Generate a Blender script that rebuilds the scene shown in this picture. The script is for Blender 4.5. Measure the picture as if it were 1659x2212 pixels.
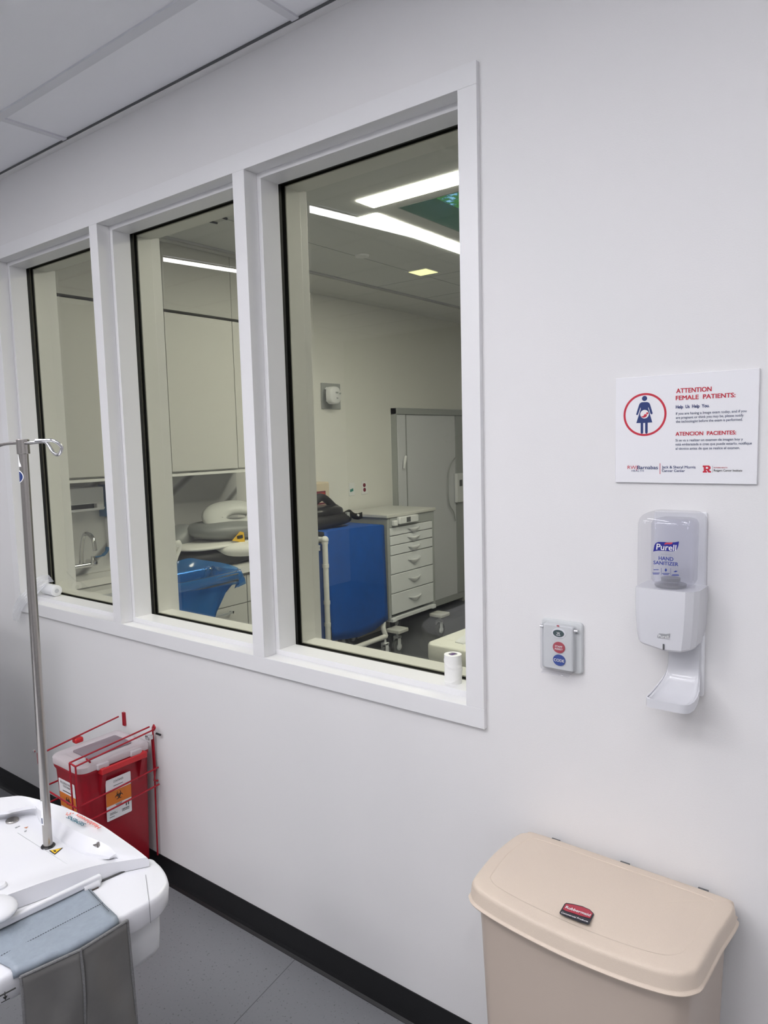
import bpy, bmesh, math, random
from mathutils import Vector, Matrix
random.seed(4)
for o in list(bpy.data.objects): bpy.data.objects.remove(o)
SC = bpy.context.scene
COL = SC.collection
PI = math.pi
# ------------------------------------------------------------------ camera
CP = Vector((0.8764, -1.517, 1.6306)); YAW, PIT, ROL, FPX = -0.6616, -0.099, -0.0257, 1571.27
cf = Vector((math.sin(YAW)*math.cos(PIT), math.cos(YAW)*math.cos(PIT), math.sin(PIT)))
r0 = Vector((math.cos(YAW), -math.sin(YAW), 0)); u0 = r0.cross(cf)
cr = r0*math.cos(ROL) + u0*math.sin(ROL); cu = u0*math.cos(ROL) - r0*math.sin(ROL)
cam = bpy.data.cameras.new('camera'); co = bpy.data.objects.new('camera', cam); COL.objects.link(co)
co.matrix_world = Matrix(((cr.x, cu.x, -cf.x, CP.x), (cr.y, cu.y, -cf.y, CP.y), (cr.z, cu.z, -cf.z, CP.z), (0, 0, 0, 1)))
cam.sensor_fit = 'VERTICAL'; cam.sensor_height = 36; cam.lens = 36*FPX/2212; cam.clip_start = 0.02
SC.camera = co
def at(u, v, ax, val):
    """point of the surface  axis = val  seen at (u, v) of the 1659 x 2212 photograph"""
    d = cf + cr*((u-829.5)/FPX) - cu*((v-1106)/FPX)
    t = (val-CP[ax])/d[ax]
    return CP + d*t
# ------------------------------------------------------------------ world, exposure, lamps' strengths
w = bpy.data.worlds.new('world'); SC.world = w; w.use_nodes = True
w.node_tree.nodes['Background'].inputs[0].default_value = (.8, .85, 1, 1)
w.node_tree.nodes['Background'].inputs[1].default_value = 0.05
SC.view_settings.view_transform = 'Standard'; SC.view_settings.look = 'None'
SC.view_settings.exposure = 0.0; SC.view_settings.gamma = 1
LAMP_NEAR = 22          # linear lamps of the near room
FILL_PANEL = 17.2            # square fill lamps added out of view in the near room
LAMP_NEAR_COL = (0.985, 0.97, 1.0)
LAMP_FAR = 38.0           # light ring of the far room
LAMP_FAR_COL = (1.0, 0.985, 0.93)
# ------------------------------------------------------------------ materials
def lin(h):
    h = h.lstrip('#'); c = [int(h[i:i+2], 16)/255 for i in (0, 2, 4)]
    return tuple(x/12.92 if x <= .04045 else ((x+.055)/1.055)**2.4 for x in c) + (1,)
def mat(name, col, rough=.5, metal=0., bump=0., scale=200., spec=.5, var=0., emit=None, estr=0., alpha=None, trans=0., sub=0., coat=0.):
    m = bpy.data.materials.new(name); m.use_nodes = True; nt = m.node_tree; b = nt.nodes['Principled BSDF']
    c = lin(col) if isinstance(col, str) else tuple(col)+(1,)
    b.inputs['Base Color'].default_value = c; b.inputs['Roughness'].default_value = rough
    b.inputs['Metallic'].default_value = metal; b.inputs['Specular IOR Level'].default_value = spec
    b.inputs['Coat Weight'].default_value = coat
    if trans: b.inputs['Transmission Weight'].default_value = trans
    if sub: b.inputs['Subsurface Weight'].default_value = sub; b.inputs['Subsurface Scale'].default_value = .01
    if emit: b.inputs['Emission Color'].default_value = (*emit, 1); b.inputs['Emission Strength'].default_value = estr
    tc = nt.nodes.new('ShaderNodeTexCoord')
    n = nt.nodes.new('ShaderNodeTexNoise'); n.inputs['Scale'].default_value = scale; n.inputs['Detail'].default_value = 3
    nt.links.new(tc.outputs['Object'], n.inputs['Vector'])
    if var:
        mx = nt.nodes.new('ShaderNodeMix'); mx.data_type = 'RGBA'
        mx.inputs['A'].default_value = tuple(x*(1-var) for x in c[:3])+(1,); mx.inputs['B'].default_value = tuple(min(1, x*(1+var)) for x in c[:3])+(1,)
        nt.links.new(n.outputs['Fac'], mx.inputs['Factor']); nt.links.new(mx.outputs['Result'], b.inputs['Base Color'])
    if bump:
        bp = nt.nodes.new('ShaderNodeBump'); bp.inputs['Strength'].default_value = bump; bp.inputs['Distance'].default_value = .002
        nt.links.new(n.outputs['Fac'], bp.inputs['Height']); nt.links.new(bp.outputs['Normal'], b.inputs['Normal'])
    return m
def clear(name, tint, ior=1.5, refl=1.0, rough=0.0, body=0.0, bodycol=(1, 1, 1)):
    """thin clear sheet: tinted see-through, mirror by Fresnel, optionally a little milky"""
    m = bpy.data.materials.new(name); m.use_nodes = True; nt = m.node_tree; nt.nodes.clear()
    out = nt.nodes.new('ShaderNodeOutputMaterial'); tr = nt.nodes.new('ShaderNodeBsdfTransparent'); tr.inputs[0].default_value = (*tint, 1)
    gl = nt.nodes.new('ShaderNodeBsdfGlossy'); gl.inputs['Roughness'].default_value = rough
    fr = nt.nodes.new('ShaderNodeFresnel'); fr.inputs[0].default_value = ior
    ge = nt.nodes.new('ShaderNodeNewGeometry')
    inv = nt.nodes.new('ShaderNodeMath'); inv.operation = 'SUBTRACT'; inv.inputs[0].default_value = 1; nt.links.new(ge.outputs['Backfacing'], inv.inputs[1])
    mu = nt.nodes.new('ShaderNodeMath'); mu.operation = 'MULTIPLY'; nt.links.new(fr.outputs[0], mu.inputs[0]); nt.links.new(inv.outputs[0], mu.inputs[1])
    m2 = nt.nodes.new('ShaderNodeMath'); m2.operation = 'MULTIPLY'; m2.use_clamp = True; m2.inputs[1].default_value = refl; nt.links.new(mu.outputs[0], m2.inputs[0])
    base = tr
    if body:
        df = nt.nodes.new('ShaderNodeBsdfDiffuse'); df.inputs[0].default_value = (*bodycol, 1)
        mb = nt.nodes.new('ShaderNodeMixShader'); mb.inputs[0].default_value = body
        nt.links.new(tr.outputs[0], mb.inputs[1]); nt.links.new(df.outputs[0], mb.inputs[2]); base = mb
    mx = nt.nodes.new('ShaderNodeMixShader'); nt.links.new(m2.outputs[0], mx.inputs[0])
    nt.links.new(base.outputs[0], mx.inputs[1]); nt.links.new(gl.outputs[0], mx.inputs[2]); nt.links.new(mx.outputs[0], out.inputs[0])
    return m
M = {}
M['wall'] = mat('wall_paint', (.785, .78, .785), .62, bump=.12, scale=350, spec=.3, var=.008)
M['wall_far'] = mat('wall_paint_far', (.80, .795, .77), .7, bump=.1, scale=300, spec=.3)
M['frame'] = mat('frame_paint', (.80, .80, .81), .33, bump=.05, scale=120)
M['gasket'] = mat('black_gasket', (.004, .004, .005), .6)
M['glass'] = clear('leaded_glass', (.845, .845, .775), 1.65, 1.0)
M['tile'] = mat('ceiling_tile', (.93, .94, .98), .9, bump=.15, scale=500, var=.01)
M['tee'] = mat('ceiling_grid_metal', (.74, .75, .79), .5)
M['shadowgap'] = mat('dark_gap', (.03, .03, .035), .9)
M['base'] = mat('black_rubber', (.004, .004, .005), .48, bump=.1, scale=60)
M['white'] = mat('white_plastic', (.82, .83, .86), .28, bump=.03, scale=60)
M['whitem'] = mat('white_moulded_plastic', (.68, .685, .72), .22, coat=.2)
M['whitehot'] = mat('white_table_plastic', (.695, .70, .735), .25, bump=.02, scale=30, coat=.1)
M['sign'] = mat('sign_board', (.83, .83, .86), .35)
M['red_ink'] = mat('red_ink', (.55, .018, .045), .5)
M['navy_ink'] = mat('navy_ink', (.012, .035, .16), .5)
M['slate_ink'] = mat('slate_ink', (.06, .085, .17), .5)
M['purple_ink'] = mat('deep_blue_ink', (.018, .02, .26), .4)
M['grey_ink'] = mat('grey_ink', (.33, .34, .36), .5)
M['black_ink'] = mat('black_ink', (.02, .02, .02), .5)
M['white_ink'] = mat('white_ink', (.85, .85, .86), .5)
M['orange'] = mat('orange_label', (.72, .20, .025), .5)
M['orangered'] = mat('orange_red_ink', (.80, .10, .06), .5)
M['teal_ink'] = mat('teal_ink', (.005, .13, .19), .5)
M['yellow'] = mat('warning_yellow', (.85, .52, .02), .45)
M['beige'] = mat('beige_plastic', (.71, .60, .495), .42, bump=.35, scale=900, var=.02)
M['beige_shaded'] = mat('beige_smooth_plastic_shaded', (.54, .455, .385), .36, bump=.08, scale=500)  # the lid's beige, darkened to carry the shade below its overhang
M['red'] = mat('red_plastic', (.34, .010, .022), .33, bump=.08, scale=120, var=.08)
M['redwire'] = mat('red_coated_wire', (.36, .008, .02), .35)
M['redclip'] = mat('bright_red_plastic', (.55, .02, .025), .4)
M['milky'] = clear('milky_plastic', (.80, .70, .73), 1.4, .5, .25, .62, (.80, .76, .78))
M['clearplastic'] = clear('clear_plastic', (.93, .93, .94), 1.45, 1.0, .02, .03, (.9, .9, .95))
M['bottle'] = clear('clear_bottle', (.95, .95, .97), 1.4, 1.2, .04, .07, (.78, .79, .88))
M['bagclear'] = clear('clear_film', (.86, .87, .88), 1.4, 1.6, .12, .38, (.88, .89, .92))
M['steel'] = mat('brushed_steel', (.42, .40, .38), .27, 1.0, bump=.1, scale=90)
M['chrome'] = mat('chrome', (.72, .72, .73), .08, 1.0)
M['cloth'] = mat('grey_vinyl_fabric', (.25, .29, .34), .42, bump=.4, scale=90, var=.12)
M['cloth2'] = mat('grey_coated_fabric', (.135, .133, .128), .30, bump=1., scale=16, var=.22)
M['stitch'] = mat('stitching', (.07, .075, .09), .7)
M['piping'] = mat('grey_piping', (.16, .16, .165), .5, bump=.6, scale=300, var=.45)
M['tape'] = mat('white_tape', (.86, .86, .84), .7, bump=.25, scale=160)
M['callgrey'] = mat('light_grey_plastic', (.60, .62, .63), .35)
M['darkgreen'] = mat('dark_green_button', (.008, .045, .05), .35)
M['redbtn'] = mat('red_button', (.42, .03, .055), .35)
M['bluebtn'] = mat('blue_button', (.015, .06, .32), .35)
M['cabinet'] = mat('cabinet_laminate', (.62, .615, .59), .4)
M['fascia'] = mat('fascia_laminate_shaded', (.50, .495, .475), .45)  # darker than the doors: dimness near the ceiling put into the colour
M['counter'] = mat('solid_surface', (.80, .80, .78), .3)
M['grey'] = mat('grey_steel_paint', (.40, .415, .42), .45, bump=.05, scale=100)
M['greyl'] = mat('light_grey_steel', (.80, .82, .86), .4)
M['tambour'] = mat('tambour_door', (.72, .73, .78), .5)
M['darkgrey'] = mat('dark_grey_plastic', (.10, .105, .11), .5)
M['rubber'] = mat('grey_rubber', (.12, .125, .13), .5)
M['blackfab'] = mat('black_fabric', (.006, .006, .007), .6, bump=.3, scale=80)
M['blackpl'] = mat('black_plastic', (.008, .008, .009), .3)
M['bluefab'] = mat('blue_nylon', (.002, .085, .42), .6, bump=.4, scale=14, var=.15)
M['pvc'] = mat('white_pipe', (.80, .80, .78), .3)
M['bluebag'] = clear('blue_film', (.30, .55, .90), 1.4, 1.8, .10, .50, (.035, .22, .60))
M['bluepl'] = mat('blue_plastic', (.02, .13, .30), .4)
M['coilgrey'] = mat('coil_grey', (.24, .25, .25), .4)
M['coilwhite'] = mat('coil_off_white', (.60, .61, .59), .35)
M['pad'] = mat('white_pad', (.80, .80, .76), .7, bump=.5, scale=60)
M['steelsink'] = mat('sink_steel', (.30, .30, .29), .3, 1.0)
M['cream'] = mat('cream_plastic', (.72, .62, .48), .5)
M['maroon'] = mat('maroon_receptacle', (.20, .02, .05), .4)
def emis(name, col, s):
    m = bpy.data.materials.new(name); m.use_nodes = True; nt = m.node_tree; nt.nodes.clear()
    o = nt.nodes.new('ShaderNodeOutputMaterial'); e = nt.nodes.new('ShaderNodeEmission')
    e.inputs[0].default_value = (*col, 1); e.inputs[1].default_value = s; nt.links.new(e.outputs[0], o.inputs[0]); return m
M['lampnear'] = emis('lamp_diffuser_cool', LAMP_NEAR_COL, LAMP_NEAR)
M['fill_panel'] = emis('fill_panel_lens', LAMP_NEAR_COL, FILL_PANEL)
M['lampfar'] = emis('lamp_diffuser_neutral', LAMP_FAR_COL, LAMP_FAR)
M['downl'] = emis('downlight_lens', (1, .97, .50), 1.9)
def floor_mat(name, base, seam):
    m = mat(name, base, .42, bump=.12, scale=90, spec=.4)
    nt = m.node_tree; b = nt.nodes['Principled BSDF']
    tc = nt.nodes.new('ShaderNodeTexCoord')
    n1 = nt.nodes.new('ShaderNodeTexNoise'); n1.inputs['Scale'].default_value = 130; n1.inputs['Detail'].default_value = 1
    nt.links.new(tc.outputs['Object'], n1.inputs['Vector'])
    rp = nt.nodes.new('ShaderNodeValToRGB'); rp.color_ramp.elements[0].position = .28; rp.color_ramp.elements[0].color = tuple(x*.62 for x in base)+(1,)
    rp.color_ramp.elements[1].position = .34; rp.color_ramp.elements[1].color = (*base, 1)
    e = rp.color_ramp.elements.new(.72); e.color = (*base, 1); e = rp.color_ramp.elements.new(.78); e.color = tuple(x*1.18 for x in base)+(1,)
    nt.links.new(n1.outputs['Fac'], rp.inputs['Fac'])
    n2 = nt.nodes.new('ShaderNodeTexNoise'); n2.inputs['Scale'].default_value = 2.5; nt.links.new(tc.outputs['Object'], n2.inputs['Vector'])
    mr = nt.nodes.new('ShaderNodeMapRange'); mr.inputs['To Min'].default_value = .93; mr.inputs['To Max'].default_value = 1.07; nt.links.new(n2.outputs['Fac'], mr.inputs['Value'])
    mx = nt.nodes.new('ShaderNodeVectorMath'); mx.operation = 'SCALE'; nt.links.new(rp.outputs['Color'], mx.inputs[0]); nt.links.new(mr.outputs[0], mx.inputs['Scale'])
    nt.links.new(mx.outputs[0], b.inputs['Base Color'])
    return m
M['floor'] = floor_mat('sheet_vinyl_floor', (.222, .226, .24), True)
def marble():
    m = mat('veined_backsplash', (.62, .62, .61), .3); nt = m.node_tree; b = nt.nodes['Principled BSDF']
    tc = nt.nodes.new('ShaderNodeTexCoord'); mp = nt.nodes.new('ShaderNodeMapping'); mp.inputs['Rotation'].default_value = (math.radians(-38), 0, 0)
    nt.links.new(tc.outputs['Object'], mp.inputs['Vector'])
    wv = nt.nodes.new('ShaderNodeTexWave'); wv.bands_direction = 'Z'; wv.inputs['Scale'].default_value = .95; wv.inputs['Distortion'].default_value = 2.2; wv.inputs['Detail'].default_value = 2; wv.inputs['Detail Scale'].default_value = .9
    nt.links.new(mp.outputs[0], wv.inputs['Vector'])
    rp = nt.nodes.new('ShaderNodeValToRGB'); rp.color_ramp.elements[0].position = 0; rp.color_ramp.elements[0].color = (.25, .25, .25, 1)
    rp.color_ramp.elements[1].position = .05; rp.color_ramp.elements[1].color = (.66, .66, .65, 1)
    nt.links.new(wv.outputs['Color'], rp.inputs['Fac']); nt.links.new(rp.outputs[0], b.inputs['Base Color']); return m
M['marble'] = marble()
def foliage():
    m = bpy.data.materials.new('backlit_foliage_print'); m.use_nodes = True; nt = m.node_tree; nt.nodes.clear()
    o = nt.nodes.new('ShaderNodeOutputMaterial'); e = nt.nodes.new('ShaderNodeEmission'); e.inputs[1].default_value = 1.3
    tc = nt.nodes.new('ShaderNodeTexCoord'); n = nt.nodes.new('ShaderNodeTexNoise'); n.inputs['Scale'].default_value = 14; n.inputs['Detail'].default_value = 6; n.inputs['Roughness'].default_value = .75
    rp = nt.nodes.new('ShaderNodeValToRGB'); cr_ = rp.color_ramp
    cr_.elements[0].position = .36; cr_.elements[0].color = (.01, .03, .02, 1); cr_.elements[1].position = .47; cr_.elements[1].color = (.06, .22, .06, 1)
    for p_, c_ in ((.54, (.03, .10, .07, 1)), (.6, (.20, .50, .85, 1)), (.7, (.45, .75, 1, 1))):
        q = cr_.elements.new(p_); q.color = c_
    nt.links.new(tc.outputs['Object'], n.inputs['Vector']); nt.links.new(n.outputs['Fac'], rp.inputs['Fac']); nt.links.new(rp.outputs[0], e.inputs[0]); nt.links.new(e.outputs[0], o.inputs[0]); return m
M['foliage'] = foliage()
# ------------------------------------------------------------------ mesh builder
class MB:
    def __init__(s): s.v = []; s.f = []
    def add(s, vs, fs):
        k = len(s.v); s.v += [Vector(x) for x in vs]; s.f += [tuple(i+k for i in f) for f in fs]; return s
    def box(s, x0, x1, y0, y1, z0, z1):
        x0, x1 = sorted((x0, x1)); y0, y1 = sorted((y0, y1)); z0, z1 = sorted((z0, z1))
        return s.add([(x0,y0,z0),(x1,y0,z0),(x1,y1,z0),(x0,y1,z0),(x0,y0,z1),(x1,y0,z1),(x1,y1,z1),(x0,y1,z1)],
                     [(0,3,2,1),(4,5,6,7),(0,1,5,4),(1,2,6,5),(2,3,7,6),(3,0,4,7)])
    def obox(s, c, ax, ay, az, hx, hy, hz):
        c, ax, ay, az = map(Vector, (c, ax, ay, az)); vs = []
        for dz in (-1, 1):
            for dx, dy in ((-1,-1),(1,-1),(1,1),(-1,1)): vs.append(c+ax*hx*dx+ay*hy*dy+az*hz*dz)
        return s.add(vs, [(0,3,2,1),(4,5,6,7),(0,1,5,4),(1,2,6,5),(2,3,7,6),(3,0,4,7)])
    def tube(s, pts, r, n=12, cap=True, closed=False):
        pts = [Vector(p) for p in pts]; m = len(pts)
        rr = r if isinstance(r, (list, tuple)) else [r]*m
        ts = []
        for i in range(m):
            a = pts[(i-1) % m] if (closed or i > 0) else pts[i]; b = pts[(i+1) % m] if (closed or i < m-1) else pts[i]
            ts.append((b-a).normalized())
        nrm = ts[0].orthogonal().normalized(); rings = []; k = len(s.v)
        for i in range(m):
            if i:
                q = ts[i-1].rotation_difference(ts[i]); nrm = (q @ nrm).normalized()
            bn = ts[i].cross(nrm).normalized()
            for j in range(n):
                a = 2*PI*j/n; s.v.append(pts[i]+(nrm*math.cos(a)+bn*math.sin(a))*rr[i])
        mm = m if closed else m-1
        for i in range(mm):
            i2 = (i+1) % m
            for j in range(n):
                s.f.append((k+i*n+j, k+i*n+(j+1) % n, k+i2*n+(j+1) % n, k+i2*n+j))
        if cap and not closed:
            s.f.append(tuple(k+j for j in range(n))[::-1]); s.f.append(tuple(k+(m-1)*n+j for j in range(n)))
        return s
    def cyl(s, a, b, r, r2=None, n=24): return s.tube([a, b], [r, r if r2 is None else r2], n)
    def loft(s, loops, cap0=True, cap1=True):
        k = len(s.v); n = len(loops[0])
        for L in loops: s.v += [Vector(p) for p in L]
        for i in range(len(loops)-1):
            for j in range(n):
                s.f.append((k+i*n+j, k+i*n+(j+1) % n, k+(i+1)*n+(j+1) % n, k+(i+1)*n+j))
        if cap0: s.f.append(tuple(k+j for j in range(n))[::-1])
        if cap1: s.f.append(tuple(k+(len(loops)-1)*n+j for j in range(n)))
        return s
    def grid(s, P):
        k = len(s.v); m = len(P); n = len(P[0])
        for row in P: s.v += [Vector(p) for p in row]
        for i in range(m-1):
            for j in range(n-1): s.f.append((k+i*n+j, k+i*n+j+1, k+(i+1)*n+j+1, k+(i+1)*n+j))
        return s
    def lathe(s, c, prof, n=28, axis=Vector((0, 0, 1))):
        c = Vector(c); axis = Vector(axis).normalized(); e1 = axis.orthogonal().normalized(); e2 = axis.cross(e1)
        loops = [[c+axis*h+(e1*math.cos(2*PI*j/n)+e2*math.sin(2*PI*j/n))*max(r, 1e-5) for j in range(n)] for r, h in prof]
        return s.loft(loops)
    def plate(s, poly, o, ex, ey, t):
        """polygon (2d) standing on plane (o, ex, ey), thickness t along ex x ey"""
        o, ex, ey = map(Vector, (o, ex, ey)); nz = ex.cross(ey).normalized()
        a = [o+ex*p[0]+ey*p[1] for p in poly]
        return s.loft([a, [q+nz*t for q in a]])
    def text(s, body, o, ex, ey, h, width=None, align='L', off=0., t=.0002, shear=0., font_h=.72, sp=1.0):
        """lettering: capitals h tall; reading along ex, up along ey"""
        cu_ = bpy.data.curves.new('t', 'FONT'); cu_.body = body; cu_.size = 1; cu_.offset = 0; cu_.shear = shear; cu_.space_character = sp; cu_.resolution_u = 3
        ob = bpy.data.objects.new('t', cu_); COL.objects.link(ob)
        dg = bpy.context.evaluated_depsgraph_get(); dg.update(); me = bpy.data.meshes.new_from_object(ob.evaluated_get(dg))
        if len(me.vertices) == 0: return s
        xs = [v.co.x for v in me.vertices]; x0, x1 = min(xs), max(xs)
        sy = h/font_h; sx = sy if width is None else width/(x1-x0)
        W_ = (x1-x0)*sx; sh = {'L': 0, 'C': -W_/2, 'R': -W_}[align]
        o, ex, ey = map(Vector, (o, ex, ey)); nz = ex.cross(ey).normalized()
        for li, (dx, dy) in enumerate(((0, 0),) if off <= .004 else ((-off, -off*.6), (off, off*.6), (-off, off*.6), (off, -off*.6), (0, 0))):
            k = len(s.v)
            for v in me.vertices: s.v.append(o+ex*((v.co.x-x0+dx)*sx+sh)+ey*((v.co.y+dy)*sy)+nz*(t+.00005*li))
            for p in me.polygons: s.f.append(tuple(k+i for i in p.vertices))
        bpy.data.objects.remove(ob); bpy.data.meshes.remove(me); bpy.data.curves.remove(cu_)
        return s
    def build(s, name, m, parent=None, smooth=False, bev=0., seg=2, sub=0, solid=0., fix=True, ang=35, kind=None, label=None):
        org = world_of(parent) if parent else Vector((0, 0, 0))
        me = bpy.data.meshes.new(name); me.from_pydata([v-org for v in s.v], [], s.f); me.update()
        if fix:
            b = bmesh.new(); b.from_mesh(me); bmesh.ops.remove_doubles(b, verts=b.verts, dist=1e-6); bmesh.ops.recalc_face_normals(b, faces=b.faces); b.to_mesh(me); b.free()
        me.materials.append(m if not isinstance(m, str) else M[m])
        ob = bpy.data.objects.new(name, me); COL.objects.link(ob)
        if parent: ob.parent = parent
        if sub: md = ob.modifiers.new('sub', 'SUBSURF'); md.levels = md.render_levels = sub
        if solid: md = ob.modifiers.new('solid', 'SOLIDIFY'); md.thickness = solid; md.offset = 0
        if bev: md = ob.modifiers.new('bevel', 'BEVEL'); md.width = bev; md.segments = seg; md.limit_method = 'ANGLE'; md.angle_limit = math.radians(40); md.harden_normals = False
        if smooth or bev:
            me.polygons.foreach_set('use_smooth', [True]*len(me.polygons))
            md = None
            b = bmesh.new(); b.from_mesh(me)
            for e in b.edges:
                if len(e.link_faces) == 2 and e.calc_face_angle(0) > math.radians(ang): e.smooth = False
            b.to_mesh(me); b.free()
        if kind: ob['kind'] = kind
        if label: ob['label'] = label
        return ob
WORLD = {}
def world_of(o):
    p = Vector((0, 0, 0))
    while o is not None: p = p+o.location; o = o.parent
    return p
def thing(name, label, cat, loc, group=None, kind=None):
    o = bpy.data.objects.new(name, None); COL.objects.link(o); o.location = loc; o.empty_display_size = .05
    if label: o['label'] = label
    if cat: o['category'] = cat
    if group: o['group'] = group
    if kind: o['kind'] = kind
    return o
def tag(o, label, cat, group=None):
    o['label'] = label; o['category'] = cat
    if group: o['group'] = group
    return o
def dup(root, loc, label=None):
    r = root.copy(); COL.objects.link(r); r.location = loc
    if label: r['label'] = label
    def rec(src, dst):
        for ch in list(src.children):
            c = ch.copy(); COL.objects.link(c); c.parent = dst; rec(ch, c)
    rec(root, r); return r
def rrect(x0, x1, y0, y1, r, n=5):
    """rounded rectangle loop (2d), counter-clockwise; r one value or four (x0y0, x1y0, x1y1, x0y1)"""
    if not isinstance(r, (list, tuple)): r = [r]*4
    out = []
    for (cx, cy, q, sx, sy) in ((x0, y0, r[0], 1, 1), (x1, y0, r[1], -1, 1), (x1, y1, r[2], -1, -1), (x0, y1, r[3], 1, -1)):
        a0 = {(1,1): PI, (-1,1): 1.5*PI, (-1,-1): 0, (1,-1): .5*PI}[(sx, sy)]
        for i in range(n+1):
            a = a0+.5*PI*i/n; out.append((cx+sx*q+q*math.cos(a), cy+sy*q+q*math.sin(a)))
    return out
def catmull(pts, n=5, closed=False, sharp=()):
    pts = [Vector(p) for p in pts]; m = len(pts); out = []
    rng = m if closed else m-1
    for i in range(rng):
        p1, p2 = pts[i], pts[(i+1) % m]
        p0 = pts[(i-1) % m] if (closed or i > 0) else p1*2-p2
        p3 = pts[(i+2) % m] if (closed or i+2 < m) else p2*2-p1
        if i in sharp: p0 = p1*2-p2
        if (i+1) % m in sharp: p3 = p2*2-p1
        for k in range(n):
            t = k/n; out.append(.5*((2*p1)+(p2-p0)*t+(2*p0-5*p1+4*p2-p3)*t*t+(3*p1-p0-3*p2+p3)*t**3))
    if not closed: out.append(pts[-1])
    return out
X, Y, Z = Vector((1, 0, 0)), Vector((0, 1, 0)), Vector((0, 0, 1))
# ================================================================== THE SETTING
F = .0508; W = .7295; ZT, ZB, ZC = 2.4241, .9661, 2.744
lites = [(-F-W, -F), (-2*F-2*W, -2*F-W), (-3*F-3*W, -3*F-2*W)]      # openings from right to left
XL = -4*F-3*W; FY = -.0127; T = .237
# floor slabs and walls
MB().box(-4.6, 2.6, -4.6, 0, -.1, 0).build('floor', 'floor', kind='structure')
fs = MB()      # welded seam of the sheet floor
a, b = at(506, 2212, 2, 0), at(637, 2073, 2, 0); d = (b-a).normalized(); sdn = Vector((-d.y, d.x, 0))*.0012
fs.add([a-d*2-sdn+Z*.0004, a-d*2+sdn+Z*.0004, b+sdn+Z*.0004, b-sdn+Z*.0004], [(0, 1, 2, 3)])
fo = fs.build('floor_seam', mat('seam', (.09, .09, .10), .6), bpy.data.objects['floor'])
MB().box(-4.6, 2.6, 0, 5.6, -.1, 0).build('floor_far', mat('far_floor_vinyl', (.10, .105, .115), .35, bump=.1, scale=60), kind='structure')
wl = MB()
ox0, ox1, oz0, oz1 = XL+.01, -.01, ZB-F+.01, ZT+F-.01
wl.box(-4.6, ox0, 0, T, 0, 3.0).box(ox1, 2.6, 0, T, 0, 3.0).box(ox0, ox1, 0, T, 0, oz0).box(ox0, ox1, 0, T, oz1, 3.0)
wl.build('wall_window', 'wall', kind='structure')
MB().box(-4.7, -4.6, -4.6, 0, 0, 3.0).build('wall_left', 'wall', kind='structure')
MB().box(2.6, 2.7, -4.6, 0, 0, 3.0).build('wall_right', 'wall', kind='structure')
MB().box(-4.7, 2.7, -4.7, -4.6, 0, 3.0).build('wall_back', mat('back_wall_paint', (.45, .45, .46), .6), kind='structure')
NY0, NY1, NZ = 3.50, 4.62, 1.90
MB().box(-3.45, -2.93, T, NY0, 0, 3.0).box(-3.45, -2.93, NY1, 5.6, 0, 3.0).box(-3.45, -2.93, NY0, NY1, NZ, 3.0).box(-3.45, -3.40, NY0, NY1, 0, NZ).build('wall_far_left', 'wall_far', kind='structure', fix=False)
MB().box(2.5, 2.6, T, 5.6, 0, 3.0).build('wall_far_right', 'wall_far', kind='structure')
MB().box(-3.03, 2.6, 5.6, 5.7, 0, 3.0).build('wall_far_back', 'wall_far', kind='structure')
# near ceiling: tiles with grid
MB().box(-4.6, 2.6, -4.6, 0, ZC+.006, ZC+.08).build('ceiling', 'tile', kind='structure')
g = MB()
for k in range(-3, 4): g.box(-.542+1.17*k-.0125, -.542+1.17*k+.0125, -4.6, -.004, ZC, ZC+.006)
for k in range(0, 8): g.box(-4.6, 2.6, -.245-.61*k-.03, -.245-.61*k, ZC-.001, ZC+.006)
g.build('ceiling_grid', 'tee', bpy.data.objects['ceiling'], kind=None)
MB().box(-4.6, 2.6, -.022, 0, ZC-.006, ZC-.001).build('trim_1', 'wall', kind='structure')          # wall angle
MB().box(-4.6, 2.6, -.0235, -.022, ZC-.002, ZC+.006).build('trim_shadow_line', 'darkgrey', kind='structure')  # dark strip drawn as the shadow line along the wall angle
# baseboard with coved toe
bb = MB(); prof = [(0, .0975), (-.003, .0975), (-.0035, .02), (-.006, .008), (-.014, .002), (-.014, 0), (0, 0)]
bb.loft([[(-4.6, y, z) for y, z in prof], [(2.6, y, z) for y, z in prof]]); bb.build('baseboard_window', 'base', kind='structure')
# far ceiling, with a dark reveal before the cabinets
MB().box(-2.475, -1.282, T, 5.6, ZC, ZC+.2).box(-.218, 2.5, T, 5.6, ZC, ZC+.2).box(-1.282, -.218, T, 1.418, ZC, ZC+.2).box(-1.282, -.218, 2.482, 5.6, ZC, ZC+.2).build('ceiling_far', mat('far_ceiling', (.72, .73, .73), .9, bump=.1, scale=300), kind='structure', fix=False)
MB().box(-2.93, -2.505, T, 5.6, ZC-.012, ZC+.08).build('ceiling_soffit', mat('far_soffit', (.72, .72, .70), .9), kind='structure')
rv = MB(); rv.box(-2.505, -2.475, T, 5.6, ZC+.03, ZC+.04).build('trim_3', 'shadowgap', kind='structure')
MB().box(-2.492, -2.486, T, 5.6, ZC-.008, ZC+.03).build('trim_4', 'tee', kind='structure')
cf_g = MB()
for k in (0, 3, 4): cf_g.box(-2.475, 2.5, .95+.61*k*1.0-.002, .95+.61*k+.002, ZC-.0008, ZC)
for k in (0, 2, 3): cf_g.box(-2.02+1.22*k-.002, -2.02+1.22*k+.002, T, 5.6, ZC-.0008, ZC)
cf_g.build('ceiling_joint', mat('joint', (.30, .30, .30), .8), bpy.data.objects['ceiling_far'])
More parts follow.
